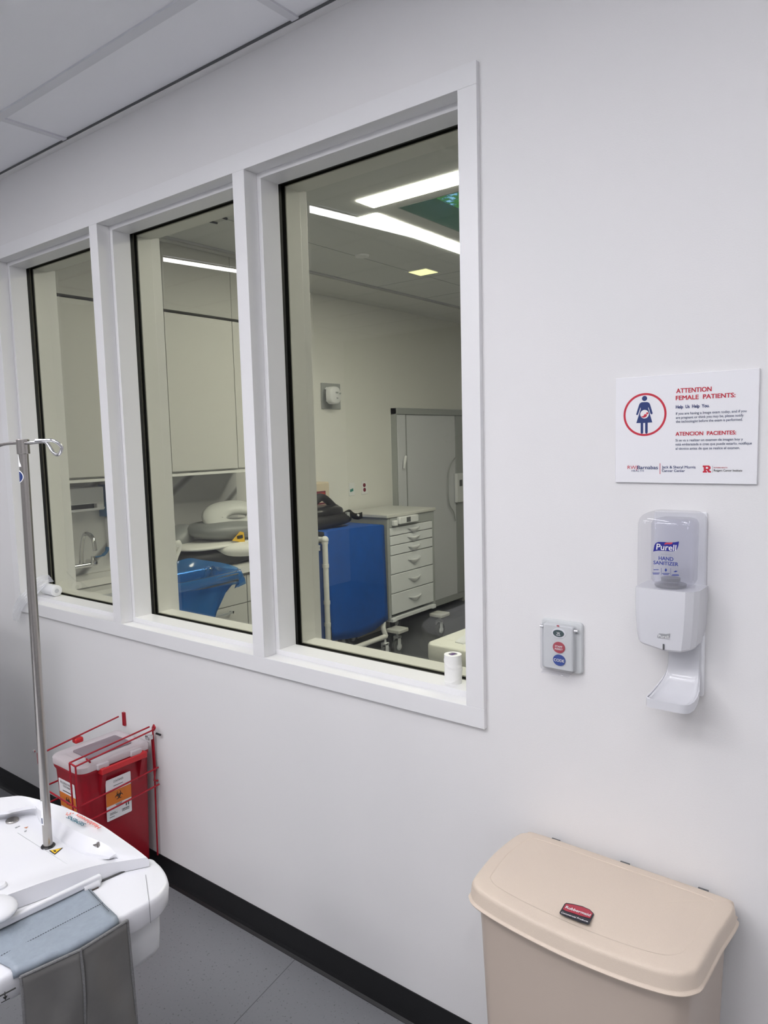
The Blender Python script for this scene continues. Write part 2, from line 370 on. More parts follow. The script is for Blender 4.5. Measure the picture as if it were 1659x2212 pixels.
# ------------------------------------------------------------------ window: one hollow-metal frame of three lites
win = thing('window_1', None, None, (XL, 0, ZB), kind='structure')
def member(name, x0, x1, z0, z1, sx0, sx1, sz0, sz1):
    fr = MB(); e = .0004 if sz0+sz1 else 0
    fr.box(x0, x1, FY, .0374, z0, z1); fr.box(x0, x1, .2031, .250, z0, z1)
    fr.box(x0-sx0, x1+sx1, .0378-e, .1106+e, z0-sz0, z1+sz1); fr.box(x0-sx0, x1+sx1, .1424-e, .2026+e, z0-sz0, z1+sz1)
    fr.box(x0+.004, x1-.004, .1111, .1419, z0+.004, z1-.004)
    return fr.build(name, 'frame', win, bev=.0010, seg=2, fix=False)
S = .016
xs = [(XL, XL+F)]+[(lites[i][1], lites[i][1]+F) for i in (2, 1)]+[(-F, 0)]
for i, (x0, x1) in enumerate(xs): member('side_jamb' if i in (0, 3) else 'mullion', x0, x1, ZB, ZT, 0 if i == 0 else S, 0 if i == 3 else S, 0, 0)
member('head', XL, 0, ZT, ZT+F, 0, 0, S, 0); member('sill', XL, 0, ZB-F, ZB, 0, 0, 0, S)
for (x0, x1) in lites:
    for (ya, yb) in ((.112, .1245), (.1375, .141)):
        q = MB(); i_ = S-.003
        q.box(x0, x0+i_, ya, yb, ZB, ZT).box(x1-i_, x1, ya, yb, ZB, ZT).box(x0+i_, x1-i_, ya, yb, ZB, ZB+i_).box(x0+i_, x1-i_, ya, yb, ZT-i_, ZT)
        q.build('gasket', 'gasket', win)
    MB().box(x0+.002, x1-.002, .125, .137, ZB+.002, ZT-.002).build('glass_pane', 'glass', win)
# ------------------------------------------------------------------ ceiling lamps of the near room
def linear_lamp(x, label):
    t = thing('linear_ceiling_light', label, 'light', (x, -.72, ZC), 'linear lights in the near ceiling')
    ye = -1.94
    MB().box(x-.052, x-.045, ye, -.72, ZC-.004, ZC+.004).box(x+.045, x+.052, ye, -.72, ZC-.004, ZC+.004).box(x-.045, x+.045, -.727, -.72, ZC-.004, ZC+.004).box(x-.045, x+.045, ye, ye+.007, ZC-.004, ZC+.004).build('housing', 'white', t, fix=False)
    MB().box(x-.045, x+.045, ye+.007, -.727, ZC-.003, ZC-.001).build('diffuser', 'lampnear', t)
    for yy in (-.76, -.84):
        d = MB()
        for k in range(4): d.lathe((x-.03+.02*k, yy, ZC-.0036), [(.006, 0), (.006, .0006)], 10)
        d.build('vent_dots', 'darkgrey', t)
    return t
l1 = linear_lamp(-1.625, 'white linear ceiling light mirrored as a strip in the right pane')
l1.location.y = -.715; l1.rotation_euler.z = .155
dup(l1, (-2.93, -.775, ZC), 'white linear ceiling light mirrored as a strip in the middle pane').rotation_euler.z = .152
dup(l1, (-.28, -.72, ZC), 'white linear ceiling light in front of the right window jamb').rotation_euler.z = .1
dup(l1, (1.05, -.72, ZC), 'white linear ceiling light right of the camera, nearest the sign').rotation_euler.z = .1
def fill_panel(x, y, label):  # unseen panels added to raise the light on the window wall
    t = thing('fill_panel_light', label, 'light', (x, y, ZC), 'added square fill lights out of view in the near room')
    q = MB(); q.box(x-.30, x+.30, y-.30, y-.28, ZC-.004, ZC+.002).box(x-.30, x+.30, y+.28, y+.30, ZC-.004, ZC+.002).box(x-.30, x-.28, y-.28, y+.28, ZC-.004, ZC+.002).box(x+.28, x+.30, y-.28, y+.28, ZC-.004, ZC+.002); q.build('housing', 'white', t, fix=False)
    MB().box(x-.28, x+.28, y-.28, y+.28, ZC-.003, ZC-.001).build('diffuser', 'fill_panel', t)
    return t
t1 = fill_panel(-.90, -1.95, 'added square fill light over the camera, front row left')
dup(t1, (.40, -1.95, ZC), 'added square fill light over the camera, front row right')
dup(t1, (-1.72, -3.2, ZC), 'added square fill light behind the camera, second row left')
dup(t1, (-.50, -3.2, ZC), 'added square fill light behind the camera, second row right')
dup(t1, (-2.25, -4.2, ZC), 'added square fill light behind the camera, rear row left')
dup(t1, (1.6, -3.2, ZC), 'added square fill light behind the camera, far right')
# far-room light ring round a printed panel
HX0, HX1, HY0, HY1 = -1.28, -.22, 1.42, 2.48
t = thing('picture_skylight', 'recessed ceiling picture of green leaves between bright white light bars', 'light', (-.75, 1.95, ZC))
for (x0, x1, y0, y1) in ((-1.36, -.14, 1.205, 1.335), (-1.52, -1.405, 1.415, 2.60), (-1.36, -.14, 2.565, 2.695), (-.095, .02, 1.3, 2.485)):
    MB().box(x0, x1, y0, y1, ZC-.004, ZC-.001).build('light_bar', 'lampfar', t)
q = MB(); zt2 = ZC+.12
q.box(HX0, HX0+.006, HY0, HY1, ZC-.001, zt2).box(HX1-.006, HX1, HY0, HY1, ZC-.001, zt2).box(HX0+.006, HX1-.006, HY0, HY0+.006, ZC-.001, zt2).box(HX0+.006, HX1-.006, HY1-.006, HY1, ZC-.001, zt2)
q.build('recess_side', mat('panel_surround', (.30, .36, .33), .5), t, fix=False)
MB().box(HX0, HX1, HY0, HY1, zt2, zt2+.01).build('picture_panel', 'foliage', t, label='backlit picture of green leaves and blue sky')
t = thing('downlight', 'small square yellowish downlight in the far ceiling', 'light', (-1.96, 2.62, ZC))
MB().box(-2.045, -1.875, 2.535, 2.705, ZC-.004, ZC-.0005).build('trim_ring', 'white', t); MB().box(-2.03, -1.89, 2.55, 2.69, ZC-.006, ZC-.004).build('lens', 'downl', t)
t = thing('ceiling_speaker', 'round white ceiling disc beside the small downlight', 'ceiling disc', (-1.98, 2.0, ZC))
MB().lathe((-1.98, 2.0, ZC-.012), [(.03, 0), (.04, .002), (.045, .011)], 32).build('cover', 'white', t, smooth=True)
t = thing('air_vent', 'slotted air vent in the ceiling seen through the middle pane', 'vent', at(471, 472, 2, ZC))
p_ = [at(x_, y_, 2, ZC-.004) for x_, y_ in ((447, 477), (474, 467), (492, 473), (466, 482))]
MB().add(p_, [(0, 1, 2, 3)]).build('vent_plate', 'fascia', t, solid=.003)
for (a_, b_) in (((447, 477), (469, 482)), ((473, 467), (490, 473))):
    A_, B_ = at(*a_, 2, ZC-.008), at(*b_, 2, ZC-.008); MB().tube([A_, B_], .006, 6).build('vent_slot', 'shadowgap', t)
# ================================================================== SIGN
sx0, sx1, sz0, sz1 = .3205, .5915, 1.5288, 1.745; sy = -.006
t = thing('wall_sign', 'white notice with red ring and blue figure, on the wall right of the window', 'sign', ((sx0+sx1)/2, 0, sz0))
MB().box(sx0, sx1, sy, 0, sz0, sz1).build('board', 'sign', t, bev=.0006)
def SP(cx, cz):      # point on the sign from the flat measurements of its enlarged picture
    A_ = at(1300+cx/4.6212, 780+cz/4.6212, 1, sy); return A_
c0 = SP(428, 534); R_ = .0415
ring = MB(); n = 64; lo = []
for (rr, yy) in ((R_+.002, sy), (R_+.002, sy-.0004), (R_-.0022, sy-.0004), (R_-.0022, sy)): lo.append([(c0.x+rr*math.cos(2*PI*k/n)*1.0, yy, c0.z+rr*math.sin(2*PI*k/n)) for k in range(n)])
ring.loft(lo, False, False); ring.build('ring_mark', 'red_ink', t)
def pl(mb, pts, off=.0004):
    P_ = [SP(*p) for p in pts]; mb.loft([[Vector((p.x, sy, p.z)) for p in P_], [Vector((p.x, sy-off, p.z)) for p in P_]]); return mb
fg = MB()
h_ = SP(427, 373); fg.loft([[(h_.x+.0052*math.cos(2*PI*k/24), yy, h_.z+.0052*math.sin(2*PI*k/24)) for k in range(24)] for yy in (sy, sy-.0004)])
pl(fg, [(400, 411), (455, 409), (474, 418), (483, 436), (508, 522), (500, 532), (487, 527), (466, 458), (463, 470), (504, 612), (458, 615), (458, 715), (450, 724), (440, 724), (433, 715), (433, 617), (413, 618), (413, 716), (405, 725), (395, 725), (388, 716), (388, 618), (345, 619), (389, 478), (387, 460), (362, 532), (352, 541), (343, 533), (372, 438), (382, 420)])
fg.build('figure_mark', 'navy_ink', t)
b_ = SP(427, 530); MB().loft([[(b_.x+.0087*math.cos(2*PI*k/32), yy, b_.z+.0087*math.sin(2*PI*k/32)) for k in range(32)] for yy in (sy, sy-.0006)]).build('belly_disc', 'white_ink', t)
by = MB(); h_ = SP(455, 521); by.loft([[(h_.x+.0022*math.cos(2*PI*k/16), yy, h_.z+.0022*math.sin(2*PI*k/16)) for k in range(16)] for yy in (sy, sy-.0008)])
pl(by, [(388, 546), (400, 553), (420, 545), (424, 532), (440, 528), (452, 534), (450, 548), (438, 560), (418, 566), (398, 560)], .0008); by.build('baby_mark', 'red_ink', t)
def sline(mb, body, x0, zl, x1, zr, capx, off=0., t_=.0004):
    """one line of lettering: baseline runs from (x0,zl) to (x1,zr) in the enlarged picture, capitals capx tall there"""
    A_, B_ = SP(x0, zl), SP(x1, zr); zz = A_.z
    hh = (SP(x0, zl-capx)-A_).length
    mb.text(body, (A_.x, sy, zz), X, Z, hh, width=(B_.x-A_.x), off=off, t=.0005)
    return mb
def sgn(items, name, m):
    q = MB()
    for it in items: sline(q, *it)
    q.build(name, m, t, fix=False)
sgn([('ATTENTION', 745, 320, 1095, 303, 46, .028), ('FEMALE  PATIENTS:', 740, 390, 1333, 360, 44, .028)], 'heading_lettering', 'red_ink')
sgn([('ATENCION  PACIENTES:', 738, 745, 1340, 733, 38, .028)], 'heading_lettering', 'red_ink')
sgn([('Help  Us  Help  You.', 740, 474, 1073, 462, 33, .03)], 'subheading_lettering', 'navy_ink')
sgn([('If you are having a Image exam today, and if you', 740, 537, 1445, 512, 26, .006), ('are pregnant or think you may be, please notify', 740, 577, 1415, 556, 26, .006), ('the technologist before the exam is performed.', 740, 616, 1405, 597, 26, .006)], 'body_lettering', 'slate_ink')
sgn([('Si se va a realizar un examen de imagen hoy y', 737, 803, 1408, 795, 26, .006), ('está embarazada o cree que puede estarlo, notifique', 737, 843, 1498, 836, 26, .006), ('al técnico antes de que se realice el examen.', 737, 885, 1378, 878, 26, .006)], 'body_lettering', 'slate_ink')
sgn([('RWJ', 258, 1078, 353, 1078, 36, .0)], 'logo_lettering', 'red_ink')
sgn([('Barnabas', 356, 1078, 560, 1080, 36, .01), ('HEALTH', 298, 1104, 420, 1105, 20, .0), ('Jack & Sheryl Morris', 600, 1071, 936, 1074, 28, .008), ('Cancer Center', 600, 1106, 830, 1108, 26, .008)], 'logo_lettering', 'navy_ink')
sgn([('RUTGERS HEALTH', 1118, 1069, 1253, 1070, 12, .01)], 'logo_lettering', 'red_ink')
sgn([('Rutgers Cancer Institute', 1118, 1101, 1402, 1102, 22, .008)], 'logo_lettering', 'black_ink')
q = MB(); pl(q, [(579, 1020), (584, 1020), (584, 1128), (579, 1128)]); q.build('divider_mark', 'red_ink', t); q = MB()
pl(q, [(1008, 1042), (1070, 1042), (1086, 1056), (1086, 1074), (1072, 1086), (1080, 1098), (1090, 1098), (1090, 1113), (1064, 1113), (1048, 1088), (1040, 1088), (1040, 1098), (1050, 1098), (1050, 1113), (1008, 1113), (1008, 1098), (1018, 1098), (1018, 1058), (1008, 1058)]); q.build('emblem', 'red_ink', t)
q = MB(); pl(q, [(1040, 1057), (1058, 1057), (1062, 1062), (1062, 1070), (1058, 1074), (1040, 1074)], .0007); q.build('emblem_counter', 'white_ink', t)
q = MB(); pl(q, [(1104, 1045), (1107, 1045), (1107, 1112), (1104, 1112)]); q.build('divider_mark', 'grey_ink', t)
# ================================================================== HAND SANITIZER DISPENSER
DX0, DX1 = .390, .508; DC = (DX0+DX1)/2
t = thing('hand_sanitizer_dispenser', 'tall white wall dispenser with clear top, label and drip tray, below the notice', 'soap dispenser', (DC, 0, 1.08))
def dsec(x0, x1, y0, z, ch=.02, rr=.012, k=0.):      # section: flat back at the wall, chamfered right front and rounded left front
    p = [(x0, -.004), (x0, y0+rr)]
    for i in range(1, 5): a_ = PI+.5*PI*i/5; p.append((x0+rr+rr*math.cos(a_), y0+rr+rr*math.sin(a_)))
    p += [(x0+rr, y0), (x0+(x1-x0)*.5, y0-.003), (x1-ch, y0), (x1-ch*.35, y0+ch*.55), (x1, y0+ch*1.3), (x1, -.004)]
    return [(a_, b_, z) for a_, b_ in p]
MB().box(DX0+.012, DX1-.004, -.006, 0, 1.2, 1.472).build('back_plate', 'white', t, bev=.004)
sh = MB(); sec = []
for z, ins, y0 in ((1.326, 0, -.088), (1.30, 0, -.0895), (1.27, .001, -.0895), (1.24, .003, -.0885), (1.218, .0065, -.087), (1.214, .0085, -.084)):
    sec.append(dsec(DX0+ins, DX1-ins, y0, z))
# curved bottom: lower the middle of the last rings
for L in sec[-2:]:
    for i, p in enumerate(L):
        k_ = 1-abs((p[0]-DC-.01)/(.06))**2; L[i] = (p[0], p[1], p[2]-.010*max(k_, 0)*(abs(p[1])/.09))
sh.loft(sec[::-1]); sh.build('shell', 'whitem', t, smooth=True, ang=24)
cvr = MB(); loops = []
def csec(x0, x1, y0, z, rr):
    n = 6; p = [(x0, -.006)]
    for i in range(n+1): a_ = PI+.5*PI*i/n; p.append((x0+rr+rr*math.cos(a_), y0+rr+rr*math.sin(a_)))
    for i in range(n+1): a_ = 1.5*PI+.5*PI*i/n; p.append((x1-rr+rr*math.cos(a_), y0+rr+rr*math.sin(a_)))
    p.append((x1, -.006)); return [(a_, b_, z) for a_, b_ in p]
for z, i_, rr in ((1.327, .0008, .018), (1.335, .0008, .018), (1.452, .0008, .02), (1.462, .003, .02), (1.469, .008, .02), (1.4735, .016, .018), (1.475, .026, .014)):
    loops.append(csec(DX0+i_, DX1-i_, -.088+i_, z, rr))
cvr.loft(loops, cap0=False);  cvr.build('clear_cover', 'clearplastic', t, smooth=True, ang=60, label='clear domed cover')
rb = MB(); loops = []
for z, i_ in ((1.331, .006), (1.34, .001), (1.452, 0), (1.460, .004), (1.462, .012)):
    loops.append([(x_, y_, z) for x_, y_ in rrect(.4135+i_, .494-i_, -.070+i_, -.012, .012)])
rb.loft(loops); rb.build('refill_bottle', 'bottle', t, smooth=True, ang=50)
q = MB(); q.lathe((.449, -.048, 1.328), [(.03, 0), (.03, .004), (.018, .008), (.018, .016)], 28); q.build('bottle_neck', clear('neck_plastic', (.80, .80, .82), 1.45, 1.2, .05, .25, (.6, .6, .63)), t, smooth=True)
LY = -.0895
def LP(cx, cz, y=LY): return at(1340+cx/7.541, 1080+cz/7.541, 1, y)
def lab(mb, pts, y=LY, off=.0003):
    P_ = [LP(*p, y) for p in pts]; mb.loft([[Vector((p.x, y, p.z)) for p in P_], [Vector((p.x, y-off, p.z)) for p in P_]]); return mb
q = MB(); lab(q, [(535, 842), (557, 735), (580, 700), (620, 683), (700, 684), (790, 692), (870, 690), (920, 683), (957, 675), (945, 745), (925, 800), (905, 825), (860, 836), (790, 834), (700, 826), (610, 826), (570, 832)]); lg = q.build('logo_banner', 'purple_ink', t)
q = MB(); lab(q, [(720, 712), (745, 695), (790, 698), (852, 688), (845, 712), (820, 722), (770, 718), (718, 727)], LY, .0006); q.build('logo_flash', mat('pink_red_ink', (.62, .06, .09), .4), t)
def ltext(mb, body, x0, z0, x1, capx, off=0, y=LY-.0007, shear=0.):
    A_, B_ = LP(x0, z0, LY), LP(x1, z0, LY); hh = (LP(x0, z0-capx)-A_).length
    k = len(mb.v); mb.text(body, (A_.x, y, A_.z), X, Z, hh, width=B_.x-A_.x, off=off, shear=shear)
    return mb
q = MB(); ltext(q, 'Purell', 588, 806, 915, 100, .012, shear=.08); q.build('logo_lettering', 'white_ink', t, fix=False)
q = MB(); ltext(q, 'HAND', 628, 975, 865, 62, .022); ltext(q, 'SANITIZER', 543, 1043, 945, 58, .022)
for (a_, b_, z_) in ((525, 642, 1188), (680, 803, 1198), (845, 948, 1216), (532, 630, 1206), (698, 788, 1216), (835, 955, 1230), (540, 625, 1135)): lab(q, [(a_, z_-5), (b_, z_-5), (b_, z_+5), (a_, z_+5)])
for x_ in (667, 821): lab(q, [(x_-2, 1108), (x_+2, 1108), (x_+2, 1222), (x_-2, 1222)])
lab(q, [(742, 1110), (762, 1142), (742, 1172), (722, 1142)]); lab(q, [(865, 1172), (900, 1150), (938, 1158), (900, 1176)])
q.build('label_lettering', mat('label_blue', (.03, .055, .30), .5), t, fix=False)
q = MB(); ltext(q, 'ADVANCED', 665, 890, 838, 18, .0); ltext(q, 'EXP 05 2026', 790, 1320, 957, 20, .0) if False else None; q.build('fine_lettering', 'grey_ink', t, fix=False)
# logo on the shell
def LP2(cx, cz, y): return at(1340+cx/6.1455, 1300+cz/6.1455, 1, y)
q = MB(); yv = -.0925; P_ = [LP2(*p, yv) for p in [(490, 475), (498, 440), (512, 422), (560, 424), (600, 430), (655, 424), (648, 460), (640, 484), (600, 484), (540, 476), (505, 474)]]
q.loft([[Vector((p.x, yv+.003, p.z)) for p in P_], [Vector((p.x, yv, p.z)) for p in P_]]); q.build('shell_logo', 'grey_ink', t)
q = MB(); A_, B_ = LP2(508, 470, yv), LP2(640, 470, yv); q.text('Purell', (A_.x, yv-.0004, A_.z), X, Z, .006, width=B_.x-A_.x, off=.012); q.build('shell_lettering', 'white_ink', t, fix=False)
A_, B_ = LP2(568, 562, yv), LP2(578, 632, yv); MB().box(A_.x-.0008, A_.x+.0018, -.0925, -.088, B_.z-.001, A_.z).build('level_slot', 'darkgrey', t)
# drip tray: back spine sweeping forward into a shallow tray with a rim
tr = MB(); cxs = .470; rows = []
prof = [(1.225, -.016, .031), (1.19, -.016, .030), (1.15, -.017, .030), (1.135, -.022, .031), (1.122, -.032, .034), (1.112, -.044, .0375), (1.105, -.058, .0395), (1.1, -.074, .040), (1.099, -.088, .0392), (1.099, -.0935, .0375), (1.0992, -.0985, .0335), (1.0996, -.1015, .027)]
P_ = []
for z, y, hw in prof:
    row = []
    for k in range(13):
        s_ = -1+2*k/12; up = max(.007*max(0, (abs(s_)-.72)/.28)**1.5, .007*max(0, (abs(y)-.090)/.0115)**1.3 if abs(y) > .09 else 0)
        row.append((cxs-.012*(abs(y)/.1)+s_*hw, y-(.0 if y > -.03 else 0), z+up))
    P_.append(row)
tr.grid(P_); tro = tr.build('drip_tray', 'whitem', t, smooth=True, ang=180, solid=.0035, sub=1)
rim = [Vector(r[0]) for r in P_[:-1]]+[Vector(p) for p in P_[-1]]+[Vector(r[-1]) for r in P_[:-1]][::-1]
rm = MB(); k = len(rim); lo = []
for dz, dn in ((.0045, .0015), (.003, .0035), (-.010, .003), (-.012, 0)):
    pass
cen = Vector((cxs-.006, -.06, 0)); A_ = []
for p in rim:
    o_ = Vector((p.x-cen.x, p.y-cen.y, 0)); o_ = o_.normalized() if o_.length > 0 else o_; A_.append(o_)
fwd = [max(0., min(1., (abs(p.y)-.018)/.05)) for p in rim]
lo = [[rim[i]+A_[i]*.0005+Z*.0025 for i in range(k)], [rim[i]+A_[i]*.0032+Z*.0022 for i in range(k)], [rim[i]+A_[i]*.0032-Z*(.004+.011*fwd[i]) for i in range(k)], [rim[i]+A_[i]*.000-Z*(.005+.011*fwd[i]) for i in range(k)]]
rm.grid(lo+[lo[0]]); rm.build('tray_rim', 'whitem', t, smooth=True, ang=50)
MB().box(.452, .505, -.014, 0, 1.10, 1.225).build('tray_spine', 'white', t, bev=.004)
# ================================================================== EMERGENCY CALL STATION
t = thing('call_button_station', 'small grey wall box with three round buttons, left of the sanitizer dispenser', 'call button', (.2, 0, 1.095))
MB().loft([[(x_, y_, z_) for x_, z_ in rrect(.151+i_, .2495-i_, 1.0975+i_, 1.2145-i_, .008)] for y_, i_ in ((0, 0), (-.006, 0), (-.009, .002), (-.0095, .004))]).build('back_plate', 'callgrey', t, smooth=True, ang=30)
q = MB(); q.loft([[(x_, y_, z_) for x_, z_ in rrect(.1615+i_, .2335-i_, 1.1035+i_, 1.2075-i_, .005)] for y_, i_ in ((-.008, 0), (-.020, .0005), (-.0225, .003))]); q.build('button_housing', mat('housing_grey', (.66, .68, .685), .35), t, smooth=True, ang=30)
yb = -.0228
def BT(px, py): p = at(px, py, 1, yb); return p
def disc(mb, c, rx, rz, y0, y1, n=36): mb.loft([[(c.x+rx*math.cos(2*PI*k/n), y0, c.z+rz*math.sin(2*PI*k/n)) for k in range(n)], [(c.x+rx*math.cos(2*PI*k/n), y1, c.z+rz*math.sin(2*PI*k/n)) for k in range(n)]]); return mb
c1, c2, c3 = BT(1207, 1368), BT(1207.6, 1398.5), BT(1208.3, 1426)
disc(MB(), c1, .0165, .0115, yb+.002, yb-.001).build('button_bezel', 'white', t, bev=.0006)
disc(MB(), c1, .0130, .0080, yb, yb-.0022).build('button', 'darkgreen', t, label='dark green button with a bell mark')
disc(MB(), c2, .0145, .0128, yb+.001, yb-.0015).build('button', 'redbtn', t, label='red STAFF ASSIST button')
disc(MB(), c3, .0148, .0128, yb+.001, yb-.0015).build('button', 'bluebtn', t, label='blue CODE button')
q = MB(); q.text('STAFF', (c2.x, yb-.002, c2.z+.0005), X, Z, .0042, width=.0175, align='C', off=.015); q.text('ASSIST', (c2.x, yb-.002, c2.z-.0055), X, Z, .0042, width=.0195, align='C', off=.015); q.build('button_lettering', 'white_ink', t, fix=False); q = MB()
q.text('CODE', (c3.x, yb-.002, c3.z-.0032), X, Z, .0066, width=.0245, align='C', off=.02); q.build('button_lettering', 'white_ink', t, fix=False); q = MB()
q.tube([c1+Vector((-.0025, -.0024, -.002)), c1+Vector((-.002, -.0024, .001)), c1+Vector((0, -.0024, .0032)), c1+Vector((.002, -.0024, .001)), c1+Vector((.0025, -.0024, -.002))], .0004, 6)
q.tube([c1+Vector((-.0045, -.0024, -.004)), c1+Vector((.0045, -.0024, -.004))], .0006, 6); q.tube([c1+Vector((-.0045, -.0024, .003)), c1+Vector((.0045, -.0024, -.003))], .0003, 6); q.tube([c1+Vector((.0045, -.0024, .003)), c1+Vector((-.0045, -.0024, -.003))], .0003, 6)
q.build('bell_mark', 'white_ink', t, fix=False)
q = MB(); c = BT(1205.5, 1352); q.loft([[(c.x+a_, y_, c.z+b_) for a_, b_ in ((-.004, 0), (-.001, .002), (.0035, .0015), (.0018, 0), (.004, -.0018), (-.0005, -.0022))] for y_ in (yb, yb-.0005)]); q.build('maker_mark', 'redbtn', t)
lid = MB(); loops = []
for y_, i_ in ((-.010, 0), (-.028, 0), (-.0305, .0025)): loops.append([(x_, y_, z_) for x_, z_ in rrect(.1575+i_, .237-i_, 1.1015+i_, 1.2085-i_, .006)])
lid.loft(loops, cap0=False); lid.build('clear_lid', 'clearplastic', t, smooth=True, ang=30)
q = MB(); q.box(.163, .2275, -.036, -.026, 1.0955, 1.0985).box(.163, .2315, -.032, -.02, 1.1000, 1.1015); q.build('lid_pull', 'clearplastic', t, bev=.001)
for xx in (.1565, .2385): MB().cyl((xx-.004, -.016, 1.198), (xx+.004, -.016, 1.198), .0035, n=12).build('hinge', 'chrome', t)
# ================================================================== TAPE ROLL ON THE SILL
zs = ZB+S; tc_ = Vector((-.146, .078, zs)); R1 = .0232; H1 = .078
t = thing('tape_roll', 'upright roll of white cloth tape standing on the right end of the sill', 'tape', tc_)
q = MB(); prof = [(.0115, H1-.0005), (R1-.001, H1), (R1, H1-.001)]
n = 48; loops = []
for i in range(0, 41):
    z_ = H1-.001-(H1-.001)*i/40; L = []
    for k in range(n):
        a_ = 2*PI*k/n; w1 = z_/H1
        e_ = .0011*math.exp(-((w1-.72+.16*math.cos(a_+.6))/.045)**2)+.0012*math.exp(-((w1-.50-.12*math.cos(a_+.9))/.05)**2)*max(0, math.cos(a_+.5))+.0013*math.exp(-((w1-.20-.15*math.sin(a_+.3))/.03)**2)
        e_ += .0028*math.exp(-((w1-.48)/.06)**2)*max(0, math.cos(a_-.25))**6
        L.append(tc_+Vector(((R1+e_)*math.cos(a_), (R1+e_)*math.sin(a_), z_)))
    loops.append(L)
top = [[tc_+Vector((.0118*math.cos(2*PI*k/n), .0118*math.sin(2*PI*k/n), H1-.001)) for k in range(n)]]
q.loft(top+loops, cap0=False); q.build('tape', 'tape', t, smooth=True, ang=50)
q = MB(); q.lathe(tc_, [(.0118, 0), (.0118, H1-.002)], 32); q.build('core', 'grey_ink', t, smooth=True)
q = MB(); q.box(tc_.x-.0055, tc_.x+.0035, tc_.y-.0095, tc_.y+.0095, tc_.z+H1-.002, tc_.z+H1-.0012); q.build('core_label', mat('violet_ink', (.08, .01, .16), .4), t, label='violet core label')
# ================================================================== CLEAR TUBING ROLL WITH PLASTIC FILM, LEFT END
e0, e1 = Vector((-2.195, .078, zs+.0255)), Vector((-2.315, .082, zs+.0255))
t = thing('plastic_sleeve_roll', 'small roll in crumpled clear plastic lying on the left end of the sill', 'plastic wrap', (e0.x, e0.y, zs))
ax = (e1-e0).normalized(); q = MB(); q.lathe(e0, [(.004, .002), (.012, 0), (.021, .001), (.025, .004), (.0242, .02), (.0255, .035), (.0235, .05), (.025, .07), (.024, .105), (.018, .112)], 28, ax); q.build('roll', mat('frosted_roll', (.80, .81, .83), .35, bump=.5, scale=120), t, smooth=True)
q = MB(); q.lathe(e0-ax*.0012, [(.0035, 0), (.0085, -.001), (.0095, .0015)], 20, ax); q.build('end_cap', 'bagclear', t, smooth=True)
q = MB(); P_ = []
path = [at(112, 1249, 1, .085), at(98, 1252, 1, .07), at(84, 1262, 1, .045), at(70, 1276, 1, .02), at(56, 1290, 1, -.016), at(46, 1304, 1, -.022), at(39, 1318, 1, -.028), at(36, 1330, 1, -.03), at(36, 1341, 1, -.03)]
path = catmull(path, 4); rnd = random.Random(9); m_ = 15
for i, p in enumerate(path):
    f_ = i/(len(path)-1); wd = .024+.014*math.sin(f_*PI)+.008*f_; row = []
    for k in range(m_):
        s_ = -1+2*k/(m_-1); row.append(p+Vector((s_*wd*.85, 0, -s_*wd*.55*(1-f_)))+Vector((0, 0, .004*math.sin(k*2.3+i*.35)+(rnd.random()-.5)*.004))+Y*(-.003*abs(math.sin(k*1.7+i*.3))))
    P_.append(row)
q.grid(P_); q.build('plastic_film', 'bagclear', t, smooth=True, ang=28, sub=1)
# ================================================================== BEIGE STEP BIN
ZL, ZR = .700, .662
def ring_px(pts, z): return [at(x_, y_, 2, z) for x_, y_ in pts]
t = thing('step_bin', 'large beige plastic waste bin with a domed lid, against the wall at lower right', 'bin', (.37, -.2, 0))
lid2 = [(.113, -.25), (.122, -.272), (.145, -.288), (.20, -.301), (.28, -.311), (.36, -.315), (.44, -.312), (.50, -.304), (.537, -.292), (.557, -.272), (.566, -.245), (.570, -.15), (.577, -.06), (.570, -.035), (.548, -.024), (.35, -.022), (.15, -.022), (.122, -.034), (.109, -.06), (.103, -.15)]
top = catmull([Vector((x_, y_, ZL)) for x_, y_ in lid2], 5, closed=True)
cc = Vector((.341, -.165, 0))
def off(loop, d_, z): return [Vector((cc.x+(p.x-cc.x)*(1+d_/.235), min(cc.y+(p.y-cc.y)*(1+d_/.148), -.006), z)) for p in loop]
q = MB()
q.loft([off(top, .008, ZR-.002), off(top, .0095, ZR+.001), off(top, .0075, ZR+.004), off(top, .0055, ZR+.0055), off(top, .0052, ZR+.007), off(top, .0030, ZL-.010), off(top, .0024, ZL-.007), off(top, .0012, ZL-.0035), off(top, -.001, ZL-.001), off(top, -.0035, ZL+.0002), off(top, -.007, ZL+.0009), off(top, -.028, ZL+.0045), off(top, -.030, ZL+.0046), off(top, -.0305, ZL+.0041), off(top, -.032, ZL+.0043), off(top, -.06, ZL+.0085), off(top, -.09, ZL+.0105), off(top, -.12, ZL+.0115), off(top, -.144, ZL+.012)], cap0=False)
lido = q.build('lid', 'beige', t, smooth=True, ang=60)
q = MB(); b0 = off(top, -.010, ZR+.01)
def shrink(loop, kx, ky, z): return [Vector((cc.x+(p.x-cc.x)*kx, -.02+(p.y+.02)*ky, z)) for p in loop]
q.loft([b0, shrink(b0, .985, .985, .60), shrink(b0, .93, .94, .25), shrink(b0, .90, .92, .02), shrink(b0, .88, .90, .0)], cap0=False); q.build('body', 'beige_shaded', t, smooth=True, ang=50)
q = MB()      # moulded relief line sagging under the lid
bodyfront = [(1098, 1998), (1140, 2022), (1200, 2070), (1262, 2100), (1320, 2112), (1380, 2130), (1440, 2150)]
